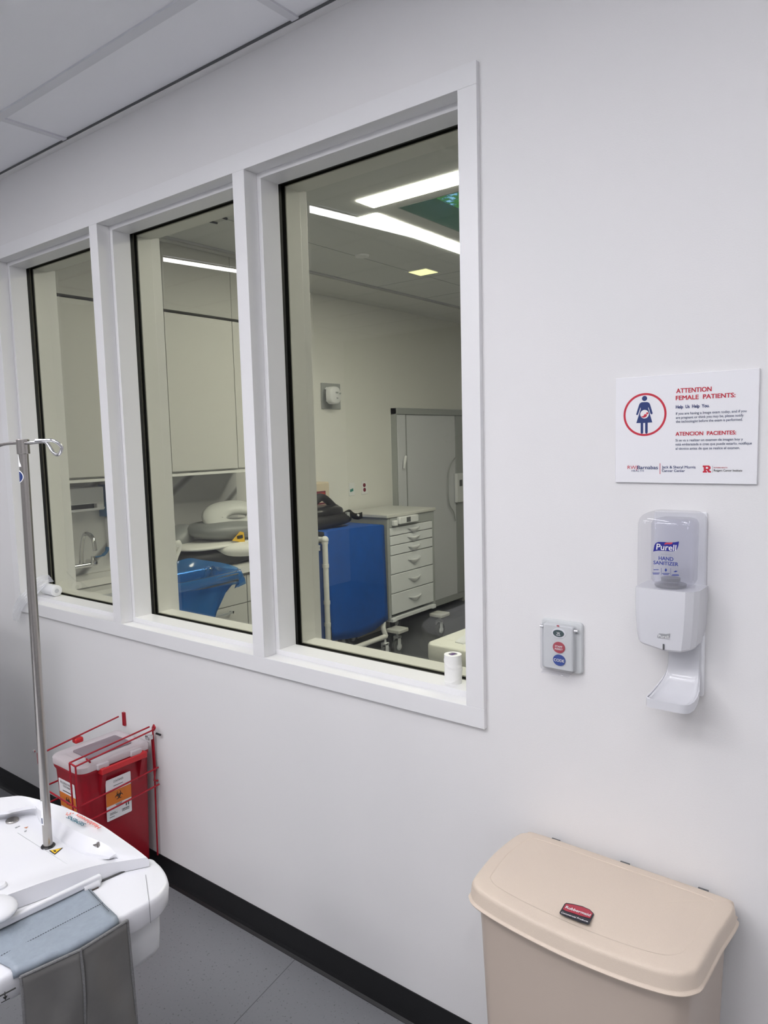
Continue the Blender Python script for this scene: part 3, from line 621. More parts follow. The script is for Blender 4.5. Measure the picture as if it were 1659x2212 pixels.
# hinge notches at the wall side
for px_ in (1201, 1350, 1519):
    p = at(px_, 1822 if px_ < 1300 else (1872 if px_ < 1400 else 1932), 1, -.012); MB().box(p.x-.010, p.x+.010, -.017, -.010, ZL-.03, ZL-.006).build('hinge', 'darkgrey', t)
q = MB(); q.tube(catmull([at(x_, y_, 1, -.2955) for x_, y_ in bodyfront], 4), .0009, 6); q.build('moulded_line', 'beige_shaded', t)
# maker's badge
Bp = lambda cx, cz: at(1000+cx/2.5175, 1760+cz/2.5175, 2, ZL+.0105)
def bplate(name, pts, dz, m):
    q = MB(); P_ = [Bp(*p) for p in pts]; q.loft([[p+Z*(dz-.0006) for p in P_], [p+Z*dz for p in P_]]); return q.build(name, m, t)
bplate('badge', [(525, 534), (552, 488), (562, 482), (600, 488), (650, 500), (690, 518), (710, 538), (712, 546), (688, 596), (680, 600), (640, 588), (590, 568), (545, 550), (527, 541)], .0012, mat('badge_black', (.012, .012, .02), .35))
bplate('badge_panel', [(543, 517), (560, 489), (600, 494), (650, 506), (688, 522), (706, 542), (692, 567), (640, 553), (590, 536), (562, 528)], .0019, 'redbtn')
a_, b_ = Bp(556, 514), Bp(690, 560); ex = (b_-a_).normalized(); ey = Z.cross(ex).normalized()
q = MB(); q.text('Rubbermaid', a_+Z*.0024, ex, ey, .0085, width=(b_-a_).length, off=.02); a2, b2 = Bp(533, 541), Bp(678, 592); q.text('Commercial Products', a2+Z*.0024, (b2-a2).normalized(), Z.cross((b2-a2).normalized()), .0048, width=(b2-a2).length, off=.014); q.build('badge_lettering', 'white_ink', t, fix=False)
# ================================================================== PATIENT TABLE
ZF, ZP = .770, .745
def edge_run(a_, b_, ys):
    """points at the given y on the straight edge through a_ and b_"""
    return [a_+(b_-a_)*((y_-a_.y)/(b_.y-a_.y)) for y_ in ys]
tb = thing('patient_table', 'white moulded patient table end with round rim at lower left', 'table', (-.68, -1.5, 0))
A = [at(322, 1854, 2, .764), at(300, 1837, 2, .775), at(260, 1808, 2, .787), at(215, 1778, 2, .796), at(150, 1747, 2, .801), at(87, 1728, 2, .802), at(45, 1719, 2, .802), at(20, 1720, 2, .802), at(0, 1722, 2, .800),
     Vector((-.97, -.86, .80)), Vector((-1.02, -1.0, .80)), Vector((-1.02, -2.5, .80)), *edge_run(at(100, 1905, 2, .775), at(0, 1941, 2, .775), (-2.5, -1.4)), at(0, 1941, 2, .775), at(100, 1905, 2, .775), at(200, 1873, 2, .773), at(262, 1862, 2, .769)]
B = [at(246, 1843, 2, .782), at(229, 1826, 2, .79), at(197, 1811, 2, .795), at(171, 1801, 2, .796), at(114, 1769, 2, .796), at(81, 1748, 2, .796), at(74, 1742, 2, .796), at(30, 1750, 2, .796), at(0, 1756, 2, .796),
     Vector((-.935, -.90, .795)), Vector((-.98, -1.02, .795)), Vector((-.98, -2.46, .795))]
C_ = [at(236, 1856, 2, .772), at(217, 1852, 2, ZF), at(190, 1848, 2, ZF), at(160, 1836, 2, ZF), at(112, 1802, 2, ZF), at(86, 1776, 2, ZF), at(74, 1760, 2, ZF), at(32, 1764, 2, ZF), at(0, 1770, 2, ZF),
      Vector((-.915, -.915, ZF)), Vector((-.96, -1.03, ZF)), Vector((-.96, -2.44, ZF))]
near = A[12:]
def ins(p, d_): return Vector((p.x-d_, p.y-.002, p.z))
B += [ins(p, .012)+Z*.0006 for p in near]; C_ += [ins(p, .03)-Z*.0008 for p in near]
sharp = (0, 10, 11, 12)
la, lb, lc = (catmull(L_, 4, True, sharp) for L_ in (A, B, C_))
bot = []
for i, p in enumerate(la):
    z_ = ZP+.001
    fade = 0 if i < 2 else 1
    bot.append(Vector((p.x+(.006 if p.x > -.56 and p.y < -.75 else 0), p.y, z_)))
mid1 = [Vector((p.x, p.y, p.z-.004)) for p in la]
la_in = [p+(q_-p)*.06 + Z*.0012 for p, q_ in zip(la, lb)]
q = MB(); q.loft([bot, mid1, la_in, [p+(q_-p)*.94 for p, q_ in zip(la, lb)], [p-Z*.004*min(1, max(0, (p.z-q_.z)/.015))+(q_-p)*.05 for p, q_ in zip(lb, lc)], [q_+(p-q_)*.08+Z*.003*min(1, max(0, (p.z-q_.z)/.015)) for p, q_ in zip(lb, lc)], lc], cap0=False)
q.build('table_deck', 'whitehot', tb, smooth=True, ang=32)
# cradle line and pressed marks on the deck
q = MB(); a_, b_ = at(38, 1799, 2, ZF+.0016), at(154, 1872, 2, ZF+.0016); q.tube([a_, a_.lerp(b_, .5), b_], .0005, 6); q.build('deck_seam', mat('seam_grey', (.55, .56, .58), .5), tb)
# lower platform (bumper)
PL = [at(324, 1855, 2, ZP), at(336, 1862, 2, ZP), at(347, 1873, 2, ZP), at(357, 1890, 2, ZP), at(359, 1906, 2, ZP), at(345, 1928, 2, ZP), at(323, 1944, 2, ZP), at(265, 1976, 2, ZP), *edge_run(at(265, 1976, 2, ZP), at(31, 2097, 2, ZP), (-.96, -1.15, -1.6, -2.3)),
      Vector((-.60, -2.5, ZP)), Vector((-.95, -2.5, ZP)), Vector((-.97, -1.0, ZP)), Vector((-.90, -.80, ZP)), Vector((-.72, -.72, ZP)), Vector((-.50, -.69, ZP))]
lp = catmull(PL, 5, True, (12, 13)); pc = sum(lp, Vector())/len(lp)
def offp(loop, d_, z):
    out = []; n_ = len(loop)
    for i, p in enumerate(loop):
        tg = (loop[(i+1) % n_]-loop[i-1]); nn = Vector((tg.y, -tg.x, 0)).normalized()
        if nn.dot(p-pc) < 0: nn = -nn
        q_ = p+nn*d_; q_.z = z; out.append(q_)
    return out
q = MB(); q.loft([offp(lp, -.02, ZP-.052), offp(lp, -.004, ZP-.050), offp(lp, .0015, ZP-.042), offp(lp, .004, ZP-.012), offp(lp, .0025, ZP-.004), offp(lp, 0, ZP-.0008), offp(lp, -.004, ZP)]); q.build('side_platform', 'whitehot', tb, smooth=True, ang=45)
q = MB(); pts = [at(1305/4.1475, 1680+870/4.1475, 2, ZP+.0006), at(1333/4.1475, 1680+1090/4.1475, 2, ZP+.0006)]; q.tube(pts, .0006, 6)
e_ = offp([pts[1]]*3, 0, ZP)[0]; q.tube([pts[1], pts[1]+Vector((.006, -.003, -.006)), pts[1]+Vector((.0065, -.003, -.045))], .0006, 6); q.build('platform_seam', mat('seam_dark', (.25, .25, .26), .5), tb)
# rail along the deck edge
ra, rb_ = at(216, 1893, 2, ZP+.014), at(20, 1986, 2, ZP+.014)
dr = (rb_-ra).normalized(); rb_ = ra+dr*.9
q = MB(); q.obox((ra+rb_)/2+Vector((.003, 0, 0)), dr, Z.cross(dr), Z, (rb_-ra).length/2, .0055, .007); q.build('edge_rail', 'whitehot', tb, bev=.003, seg=3)
q = MB(); q.obox((ra+rb_)/2+Vector((.0135, .0, -.0125)), dr, Z.cross(dr), Z, (rb_-ra).length/2-.012, .0012, .0012); q.build('rail_gap', mat('gap_brown', (.08, .06, .05), .6), tb)
ca = at(222, 1902, 2, ZP+.006); q = MB(); q.tube([ca+Vector((-.012, .0, 0)), ca+Vector((.0, -.012, 0)), ca-dr*-.04], [.006, .008, .008], 12); q.build('rail_stop', 'whitem', tb, smooth=True)
q = MB(); q.tube([at(319, 1862, 2, ZP+.0012), at(262, 1885, 2, ZP+.0012), at(209, 1908, 2, ZP+.0012)], [.0012, .0022, .0030], 6); q.build('deck_gap', mat('gap_dark', (.06, .06, .06), .6), tb)
cg = at(-14, 1966, 2, ZP+.035); P_ = []
for i in range(13):
    ph = -PI/2+PI*i/12; P_.append([cg+Vector((.046*math.cos(ph)*math.cos(2*PI*k/24), .040*math.cos(ph)*math.sin(2*PI*k/24), .014*math.sin(ph))) for k in range(25)])
q = MB(); q.grid(P_); q.build('hand_grip', 'whitem', tb, smooth=True, ang=80)
# foot shroud under the platform
q = MB()
def shr(z, s_): 
    pts = [(-.372, -.70), (-.352, -.735), (-.360, -.79), (-.41, -.90), (-.60, -.92), (-.74, -.84), (-.70, -.74), (-.52, -.70)]
    return [Vector((-.5+(x_+.5)*s_, -.8+(y_+.8)*s_, z)) for x_, y_ in pts]
q.loft([catmull(shr(z, s_), 3, True) for z, s_ in ((ZP-.05, .98), (ZP-.10, .97), (ZP-.135, .95), (ZP-.152, .88), (ZP-.156, .7))]); q.build('under_shroud', mat('shroud_white', (.66, .67, .69), .35), tb, smooth=True, ang=50)
q = MB(); a_ = [at(x_, y_, 0, -.372) for x_, y_ in ((268, 2030), (305, 2011), (297, 2035), (268, 2052))]; 
pb = at(268, 2040, 2, ZP-.09); q.obox((-.345, -.865, ZP-.095), (.25, -1, 0), (1, .25, 0), Z, .035, .012, .04); q.build('bracket', mat('bracket_grey', (.16, .16, .17), .4), tb, bev=.004)
MB().box(-.78, -.50, -2.2, -1.0, .1, ZP-.05).build('pedestal', 'whitehot', tb, bev=.03, seg=3)
MB().box(-.84, -.44, -2.3, -.95, .04, .12).build('base', 'whitehot', tb, bev=.02, seg=3)
for (x_, y_) in ((-.47, -1.0), (-.81, -1.0), (-.47, -2.22), (-.81, -2.22)): MB().cyl((x_-.018, y_, .045), (x_+.018, y_, .045), .045, n=24).build('caster', 'rubber', tb, smooth=True)
# button, clip, sticker, lettering on the deck
c = at(26.5, 1770, 2, ZF+.004); MB().lathe(c-Z*.004, [(.0145, 0), (.0145, .003), (.013, .0042), (.001, .0035)], 32).build('round_button', 'steel', tb, smooth=True, label='round brushed metal button')
c = at(-2, 1908, 2, ZF+.012); MB().lathe(c-Z*.012, [(.0145, 0), (.0138, .008), (.011, .011), (.001, .012)], 32).build('raised_knob', 'whitem', tb, smooth=True)
c = at(206, 1830, 2, ZF+.012); q = MB(); q.tube([c+Vector((-.013, 0, .0)), c+Vector((-.004, .001, .002)), c+Vector((.006, .004, .004))], [.0035, .003, .005], 10); q.tube([c+Vector((.003, .004, .010)), c+Vector((.007, .006, -.004))], [.003, .007], 10); q.build('metal_clip', 'steel', tb, smooth=True, label='small grey metal catch')
def tri(name, px, dz, m, zz):
    q = MB(); P_ = [at(x_, y_, 2, zz) for x_, y_ in px]; q.loft([[p+Z*(dz-.0004) for p in P_], [p+Z*dz for p in P_]]); return q.build(name, m, tb)
tri('warning_sticker', [(106, 1838.5), (136, 1832), (118.5, 1847)], .0012, 'black_ink', ZF); tri('warning_sticker', [(109.5, 1838.4), (132.5, 1833.6), (118.5, 1845)], .0016, 'yellow', ZF)
tri('sticker_mark', [(115, 1838.5), (121, 1838.5), (121.5, 1841.5), (116.5, 1841.5)], .002, 'black_ink', ZF)
tri('small_mark', [(32, 1788.5), (36, 1786), (38.5, 1787), (34.5, 1790)], .001, 'grey_ink', ZF); tri('small_mark', [(38, 1785.5), (43, 1784.3), (43.5, 1785.5), (39, 1787)], .001, 'grey_ink', ZF)
tri('small_mark', [(52, 1788.5), (61, 1786), (57, 1790)], .001, mat('mark_orange', (.5, .2, .1), .5), ZF); tri('small_mark', [(52, 1796), (58, 1793.5), (57, 1796.5), (53, 1798)], .001, 'grey_ink', ZF)
ZRM = .8015
def rimtext(body, pa, pb_, hh, m, lift=.0022, off=.0, sh=0.):
    a_, b_ = at(*pa, 2, ZRM), at(*pb_, 2, ZRM); ex = (b_-a_).normalized(); ey = Z.cross(ex)
    q = MB(); q.text(body, Vector((a_.x, a_.y, ZRM)), ex, ey, hh, width=(b_-a_).length, off=off, shear=sh, t=lift)
    q.build('deck_lettering', m, tb, fix=False)
rimtext('SIEMENS', (187, 1782), (151, 1764), .0105, 'teal_ink', off=.02)
rimtext('Healthineers', (219.5, 1788), (169, 1760), .0105, 'orangered', off=.012)
q = MB()
for px_ in ((158, 1757), (152.5, 1756.5), (151, 1759), (145, 1756.5), (143.5, 1759.5), (146.5, 1760.5)):
    c = at(*px_, 2, ZRM+.002); q.lathe(c, [(.0018, 0), (.0018, .0003)], 10)
q.build('deck_lettering', 'orangered', tb)
# end marks at the left front edge
q = MB(); P_ = [at(x_, y_, 2, ZP-.02) for x_, y_ in ((-60, 2183), (34, 2134))]; q.tube(P_, .0013, 6); q.build('edge_mark', 'black_ink', tb)
c = at(11, 2150, 2, ZP-.03); e2 = (P_[1]-P_[0]).normalized(); q = MB(); q.tube([c+Z*.006, c-Z*.008], .0008, 6); q.add([c-Z*.002-e2*.004, c-Z*.002+e2*.004, c-Z*.008], [(0, 1, 2)]); q.tube([c-Z*.0095-e2*.007, c-Z*.0095+e2*.007], .0007, 6); q.build('edge_mark', 'black_ink', tb)
# ================================================================== IV POLE
pb = at(104, 1828, 2, ZF); pt = at(49, 953, 1, pb.y)
pt = Vector((pt.x, pb.y, pt.z))
t = thing('iv_pole', 'steel drip pole with two hooks standing on the patient table', 'drip pole', pb)
MB().cyl(pb-Z*.0, pb.lerp(pt, .995), .0096, .0094, 28).build('pole', 'steel', t, smooth=True)
MB().lathe(pb, [(.0145, 0), (.015, .0015), (.0135, .003), (.0100, .0035)], 28).build('socket_ring', 'blackpl', t, smooth=True)
q = MB(); q.cyl(pt-Z*.026, pt+Z*.004, .0125, n=28); q.build('hook_hub', 'steel', t, bev=.001)
def hk(pts): return catmull([at(x_, y_, 1, pb.y) for x_, y_ in pts], 5)
q = MB(); P_ = hk([(52, 958), (75, 956), (94, 954), (101, 957), (107, 965), (113, 975), (119, 981), (126, 982), (131, 976), (134, 966), (133, 957), (128, 951), (120, 951), (110, 951.5)])
P_ = [p+Vector((0, -.03*max(0, (i-45)/20), 0)) for i, p in enumerate(P_)]; q.tube(P_, .0033, 12); q.build('hook', 'chrome', t, smooth=True)
q = MB(); P_ = hk([(50, 956), (20, 958), (3, 961), (-5, 966), (-11, 980), (-20, 988), (-30, 982), (-32, 966), (-22, 958)]); q.tube(P_, .0033, 12); q.build('hook', 'steel', t, smooth=True)
def wrap(name, v0, v1, a0, a1, m, z_lift=.0004, n=14, taper=None):
    """sticker wrapped round the pole between photo heights v0 and v1"""
    f0 = (1828-v0)/(1828-953.); f1 = (1828-v1)/(1828-953.)
    # perspective-true heights
    def hz(v): p = at(49+(104-49)*(v-953)/(1828-953.), v, 1, pb.y); return p.z
    z0_, z1_ = hz(v1), hz(v0); q = MB(); rows = []
    for z_ in (z0_, z1_):
        k_ = (z_-pb.z)/(pt.z-pb.z); c_ = pb.lerp(pt, k_); R2 = .0096+z_lift
        rows.append([c_+Vector((R2*math.cos(math.radians(a0+(a1-a0)*i/n)), R2*math.sin(math.radians(a0+(a1-a0)*i/n)), 0)) for i in range(n+1)])
    if taper: rows[1] = [rows[1][n//2]]*(n+1)
    q.grid(rows); return q.build(name, m, t, smooth=True, ang=180, fix=True)
wrap('pole_label', 1726, 1778, 180, 300, 'white_ink'); wrap('label_print', 1763, 1775, 262, 284, 'slate_ink', .0007)
wrap('pole_sticker', 972, 1008, 190, 300, 'white_ink', taper=True)
q = MB(); 
def hz(v): return at(49+(104-49)*(v-953)/(1828-953.), v, 1, pb.y).z
zc_ = hz(1029)
for (rad, m_, lf) in ((.0130, 'white_ink', .0004), (.0113, 'navy_ink', .0007)):
    q = MB(); rows = []
    for i in range(0, 13):
        zz = -rad+2*rad*i/12; hw = math.sqrt(max(0, rad*rad-zz*zz)); c_ = pb.lerp(pt, (zc_+zz-pb.z)/(pt.z-pb.z)); row = []
        for k in range(9):
            a_ = math.radians(246)+(-1+2*k/8)*hw/.0100; row.append(c_+Vector(((.0096+lf)*math.cos(a_), (.0096+lf)*math.sin(a_), 0)))
        rows.append(row)
    q.grid(rows); q.build('pole_sticker', m_, t, smooth=True, ang=180, label='round blue sticker')
# ================================================================== GREY WEIGHTED COVER
cv = thing('draped_lead_cover', 'grey vinyl cover draped over the edge of the patient table', 'cover', at(150, 2030, 2, ZP))
top_l = [at(x_, y_, 2, ZP+.004) for x_, y_ in ((-60, 2042), (60, 1976), (120, 1944), (184, 1911))]
top_r = [at(x_, y_, 2, ZP+.004) for x_, y_ in ((22, 2092), (96, 2060), (168, 2026), (250, 1979))]
P_ = []
n = 14
u_ = catmull(top_l, 5); v_ = catmull(top_r, 5)
rows = []
for j in range(9):
    f_ = j/8; row = []
    for i in range(len(u_)):
        p = u_[i].lerp(v_[i], f_); p.z += .0015*math.sin(i*1.3+j*.9)*f_+.001*math.sin(i*.5); row.append(p)
    rows.append(row)
outn = Vector((.97, -.1, 0)).normalized()
edge = [p.copy() for p in rows[-1]]
for dz, dx in ((.0, .005), (-.005, .010), (-.014, .012)): rows.append([p+outn*dx+Z*(dz) for p in edge])
MB().grid(rows).build('top_sheet', 'cloth', cv, smooth=True, ang=60, solid=.003)
# stitched lines
def stitch(a_, b_, n_, name='stitching'):
    q = MB(); d_ = (b_-a_)/n_
    for i in range(n_): q.tube([a_+d_*i+Z*.002, a_+d_*(i+.6)+Z*.002], .0006, 4)
    return q.build(name, 'stitch', cv)
stitch(rows[5][0]+Z*.001, rows[5][-1]+Z*.001, 44); stitch(rows[1][-1].lerp(rows[1][-2], .3), rows[7][-1].lerp(rows[7][-2], .3), 18)
# hanging panels
HA = [at(x_, y_, 2, ZP-.002) for x_, y_ in ((36, 2100), (165, 2042))]; HB = [at(x_, y_, 2, ZP-.004) for x_, y_ in ((167, 2041), (266, 1980))]
def panel(a_, b_, flare, seed, name, endx=0., y2=0.):
    q = MB(); rows = []; r_ = random.Random(seed); N = 16; Mz = 26
    for j in range(Mz+1):
        h_ = j/Mz; row = []
        for i in range(N+1):
            f_ = i/N; p = a_.lerp(b_, f_)+outn*(.0150+.002*math.sin(h_*1.6)); p.z -= .46*h_
            p += (b_-a_).normalized()*((f_-.5)*flare*h_+y2*h_)
            p += outn*((.0055*math.sin(3.1*f_*2+h_*9+seed)+.004*math.sin(7*f_-h_*14+seed*3))*h_**.5+.002*math.sin(11*f_+17*h_+seed*2)*h_**.5+.006*math.sin(PI*f_)*h_)
            row.append(p)
        rows.append(row)
    q.grid(rows); o_ = q.build(name, 'cloth2', cv, smooth=True, ang=180, solid=.006)
    return rows
r1 = panel(HA[0], HA[1], .0, 1, 'hanging_panel', y2=.0); r2 = panel(HB[0], HB[1], .012, 5, 'hanging_panel', y2=.004)
for L_ in ([r[0] for r in r1], [r[-1] for r in r1], [r[-1] for r in r2], r1[0]+r2[0]):
    q = MB(); q.tube([p+outn*.002 for p in L_], .0028, 8); q.build('piping', 'piping', cv, smooth=True)
# ================================================================== SHARPS CONTAINER IN ITS WIRE BRACKET
SX0, SX1, SY0, SY1, SZ1 = -1.602, -1.400, -.300, -.030, .553
t = thing('sharps_container', 'tall red sharps box with milky lid, low on the wall behind the table', 'sharps container', ((SX0+SX1)/2, (SY0+SY1)/2, .06))
def sc(ins, z, r=.035): return [(x_, y_, z) for x_, y_ in rrect(SX0+ins, SX1-ins, SY0+ins, SY1-ins*.5, [r, r, .012, .012], 6)]
q = MB(); q.loft([sc(.022, .06), sc(.02, .064), sc(.008, .44), sc(.005, .505), sc(.0, .515), sc(-.001, .528), sc(.0, .53)]); q.build('tub', 'red', t, smooth=True, ang=40)
q = MB(); q.loft([sc(-.002, .527), sc(-.0025, .546), sc(.002, .552), sc(.006, SZ1), sc(.03, SZ1+.001), sc(.034, SZ1-.003)], cap0=True); q.build('lid', 'milky', t, smooth=True, ang=40, label='milky translucent lid')
q = MB(); q.loft([[(x_, y_, z_) for x_, y_ in rrect(SX0+.045, SX1-.045, SY0+.06, SY1-.04, .01)] for z_ in (SZ1-.002, SZ1+.0015)]); q.build('hatch', clear('smoky_plastic', (.62, .55, .58), 1.45, .9, .1, .45, (.45, .38, .42)), t, smooth=True)
q = MB(); c = at(168, 1597, 2, SZ1+.012); q.box(c.x-.014, c.x+.014, c.y-.016, c.y+.016, SZ1+.001, SZ1+.020).build('hatch_clip', 'redclip', t, bev=.005)
for yy in (-.22, -.09): MB().box(SX1-.004, SX1+.012, yy-.022, yy+.022, .525, .545).build('lid_latch', 'milky', t, bev=.003)
# side carry handle
q = MB(); hx = SX1+.020
q.box(hx-.006, hx+.004, -.235, -.055, .508, .530); q.box(SX1-.006, hx, -.235, -.215, .508, .530).box(SX1-.006, hx, -.075, -.055, .508, .530)
q.build('handle', 'redclip', t, bev=.003)
for yy in (-.222, -.068): 
    q = MB(); q.add([(SX1-.008, yy-.008, .42), (SX1-.008, yy+.008, .42), (hx, yy+.008, .512), (hx, yy-.008, .512), (SX1-.012, yy+.008, .512), (SX1-.012, yy-.008, .512)], [(0, 1, 2, 3), (1, 4, 2), (0, 3, 5), (3, 2, 4, 5), (0, 5, 4, 1)]); q.build('handle_brace', 'red', t)
# labels
def biohaz(mb, c, ex, ey, R3, t_=.0004):
    c, ex, ey = map(Vector, (c, ex, ey)); nz = ex.cross(ey).normalized()
    for k in range(3):
        th = math.radians(90+120*k); cc_ = (math.cos(th)*R3*.48, math.sin(th)*R3*.48); o_ = []
        for i in range(17):
            a_ = th+math.radians(28+ (304)*i/16); o_.append(c+ex*(cc_[0]+.42*R3*math.cos(a_))+ey*(cc_[1]+.42*R3*math.sin(a_))+nz*t_)
        mb.tube(o_, [R3*(.03+.09*math.sin(PI*i/16)) for i in range(17)], 5)
    o_ = [c+ex*(.36*R3*math.cos(2*PI*i/20))+ey*(.36*R3*math.sin(2*PI*i/20))+nz*t_ for i in range(20)]
    mb.tube(o_, R3*.045, 5, closed=True)
def label(o, ex, ey, w_, h_, side):
    o, ex, ey = map(Vector, (o, ex, ey)); nz = ex.cross(ey).normalized()
    MB().plate(rrect(0, w_, 0, h_, .004), o, ex, ey, .0006).build('label', 'white_ink', t)
    MB().plate([(0, h_*.36), (w_, h_*.36), (w_, h_*.69), (0, h_*.69)], o+nz*.0006, ex, ey, .0003).build('label_band', 'orange', t)
    q = MB(); biohaz(q, o+ex*w_*.5+ey*h_*.535+nz*.001, ex, ey, h_*.115)
    if side:
        q.text('CONTAINER', o+ex*w_*.5+ey*h_*.885+nz*.001, ex, ey, .0085, width=w_*.40, align='C', off=.0)
        q.plate([(w_*.76, h_*.20), (w_*.80, h_*.20), (w_*.80, h_*.32), (w_*.76, h_*.32)], o+nz*.0007, ex, ey, .0002); q.plate([(w_*.85, h_*.20), (w_*.89, h_*.20), (w_*.89, h_*.32), (w_*.85, h_*.32)], o+nz*.0007, ex, ey, .0002)
        for (a0, a1, b0) in ((.30, .68, .80), (.35, .62, .335), (.38, .6, .31), (.12, .35, .16), (.12, .42, .13), (.10, .3, .07), (.6, .9, .10)): q.plate([(w_*a0, h_*b0), (w_*a1, h_*b0), (w_*a1, h_*(b0+.012)), (w_*a0, h_*(b0+.012))], o+nz*.0007, ex, ey, .0002)
        for k in range(14): q.plate([(w_*(.60+.022*k), h_*.125), (w_*(.608+.022*k+.004*(k % 3)), h_*.125), (w_*(.608+.022*k+.004*(k % 3)), h_*.165), (w_*(.60+.022*k), h_*.165)], o+nz*.0007, ex, ey, .0002)
    else:
        q.text('REUSABLE SHARPS', o+ex*w_*.5+ey*h_*.905+nz*.001, ex, ey, .0085, width=w_*.78, align='C'); q.text('CONTAINER', o+ex*w_*.5+ey*h_*.835+nz*.001, ex, ey, .0085, width=w_*.45, align='C')
        q.plate([(w_*.22, h_*.735), (w_*.78, h_*.735), (w_*.78, h_*.755), (w_*.22, h_*.755)], o+nz*.0007, ex, ey, .0002)
    q.build('label_print', 'black_ink', t, fix=False)
ti = .0
xs_ = SX1-.0045
label((xs_+.0005, -.212, .322), Vector((.0, 1, 0)), Vector((.012/.30, 0, 1)).normalized(), .098, .152, True)
label((SX0+.045, SY0+.0095, .318), X, Vector((0, -.03, 1)).normalized(), .105, .160, False)
# wire bracket, a thing of its own on the wall
t = thing('wire_bracket', 'red wire wall bracket caging the sharps box', 'bracket', (-1.5, 0, .12))
rw = .0032
def wire(pts, n_='wire', r=rw): q = MB(); q.tube(catmull(pts, 4, sharp=range(len(pts))) if len(pts) > 2 else pts, r, 8); q.build(n_, 'redwire', t, smooth=True)
FYw = SY0-.012
w1_, w2_ = at(150, 1648, 0, -1.41), at(163, 1656, 0, -1.386)
FYw = w1_.y
wire([(-1.408, -.02, .603), (-1.410, w1_.y, w1_.z)], 'top_wire'); wire([(-1.386, -.02, .596), (-1.386, w2_.y, w2_.z)], 'top_wire')
wire([(-1.608, -.02, .598), (-1.612, FYw-.004, .56)], 'top_wire')
wire([w1_, w2_], 'cross_wire'); wire([(-1.410, FYw+.06, .573), (-1.386, FYw+.06, .567)], 'cross_wire')
wire([w1_, (-1.404, FYw, .13)], 'front_wire'); wire([w2_, (-1.382, FYw+.003, .13)], 'front_wire'); wire([(-1.612, FYw, .56), (-1.612, FYw, .13)], 'front_wire')
for z_ in (.430, .365):
    wire([(-1.384, -.008, z_+.02), (-1.384, -.16, z_+.010), (-1.386, FYw, z_-.0), (-1.61, FYw, z_+.01), (-1.618, -.16, z_+.01), (-1.618, -.008, z_+.02)], 'hoop_wire')
wire([(-1.400, -.012, .60), (-1.398, -.012, .44), (-1.396, -.02, .40), (-1.394, -.006, .395)], 'back_wire'); wire([(-1.409, -.012, .57), (-1.405, -.012, .40)], 'back_wire')
wire([(-1.405, -.012, .40), (-1.415, -.012, .10)], 'back_wire')
wire([(-1.386, -.02, .606), (-1.380, -.02, .616), (-1.372, -.02, .608), (-1.380, -.02, .597), (-1.386, -.02, .606)], 'wire_loop', .0035)
MB().box(-1.604, -1.590, -.008, -.004, .560, .612).build('mounting_strip', 'redwire', t); MB().box(-1.604, -1.590, -.004, 0, .560, .612).build('mounting_strip', 'redwire', t)
q = MB(); c = Vector((-1.366, -.012, .582)); q.cyl(c-X*.012, c+X*.012, .004, n=10); q.build('lock_pin', 'blackpl', t)
q = MB(); c = Vector((-1.398, -.03, .575)); q.box(c.x-.012, c.x+.012, c.y-.01, c.y+.01, c.z-.014, c.z+.004); q.build('lock', 'chrome', t, bev=.003)
q = MB(); c = at(78, 1621, 1, FYw); q.lathe((c.x, FYw-.008, c.z), [(.001, -.006), (.006, -.003), (.006, .004), (.001, .006)], 16); q.build('screw_head', 'chrome', t, smooth=True)
MB().box(-1.622, -1.6115, FYw-.005, FYw+.012, .525, .565).build('corner_tab', 'redwire', t)
# ================================================================== FAR ROOM: cabinets and counter
CX = -2.55; 
q = MB(); q.box(-2.93, CX-.0, T+.003, 1.75, 2.374, ZC-.013); q.build('trim_5', 'fascia', kind='structure')
q = MB()
for y_ in (.97, 1.45): q.box(CX, CX+.0006, y_-.002, y_+.002, 2.374, ZC-.013)
q.build('trim_6', mat('joint_grey', (.25, .25, .24), .7), kind='structure')
def upper(y0, y1, label):
    t = thing('wall_cabinet', label, 'cabinet', (-2.93, (y0+y1)/2, 1.465), 'row of pale wall cabinets in the far room')
    MB().box(-2.93, CX-.02, y0+.0006, y1-.0006, 1.475, 2.360).build('body', 'cabinet', t)
    MB().box(CX-.018, CX, y0+.002, y1-.002, 1.482, 2.358).build('door', 'cabinet', t, bev=.001)
    MB().box(CX-.03, CX-.004, y0+.0006, y1-.0006, 1.455, 1.470).build('light_rail', 'counter', t)
upper(T+.004, .60, 'pale wall cabinet nearest the window wall, over the sink')
upper(.60, .97, 'pale wall cabinet left of the middle joint, seen through the left pane')
upper(.97, 1.45, 'wide pale wall cabinet above the grey imaging coil')
upper(1.45, 1.75, 'pale wall cabinet at the right end of the row')
MB().box(-2.93, -2.925, T+.003, 1.75, .925, 1.46).build('backsplash', 'marble', None).__setitem__('kind', 'structure')
bpy.data.objects['backsplash'].name = 'trim_7'
GX = -2.35
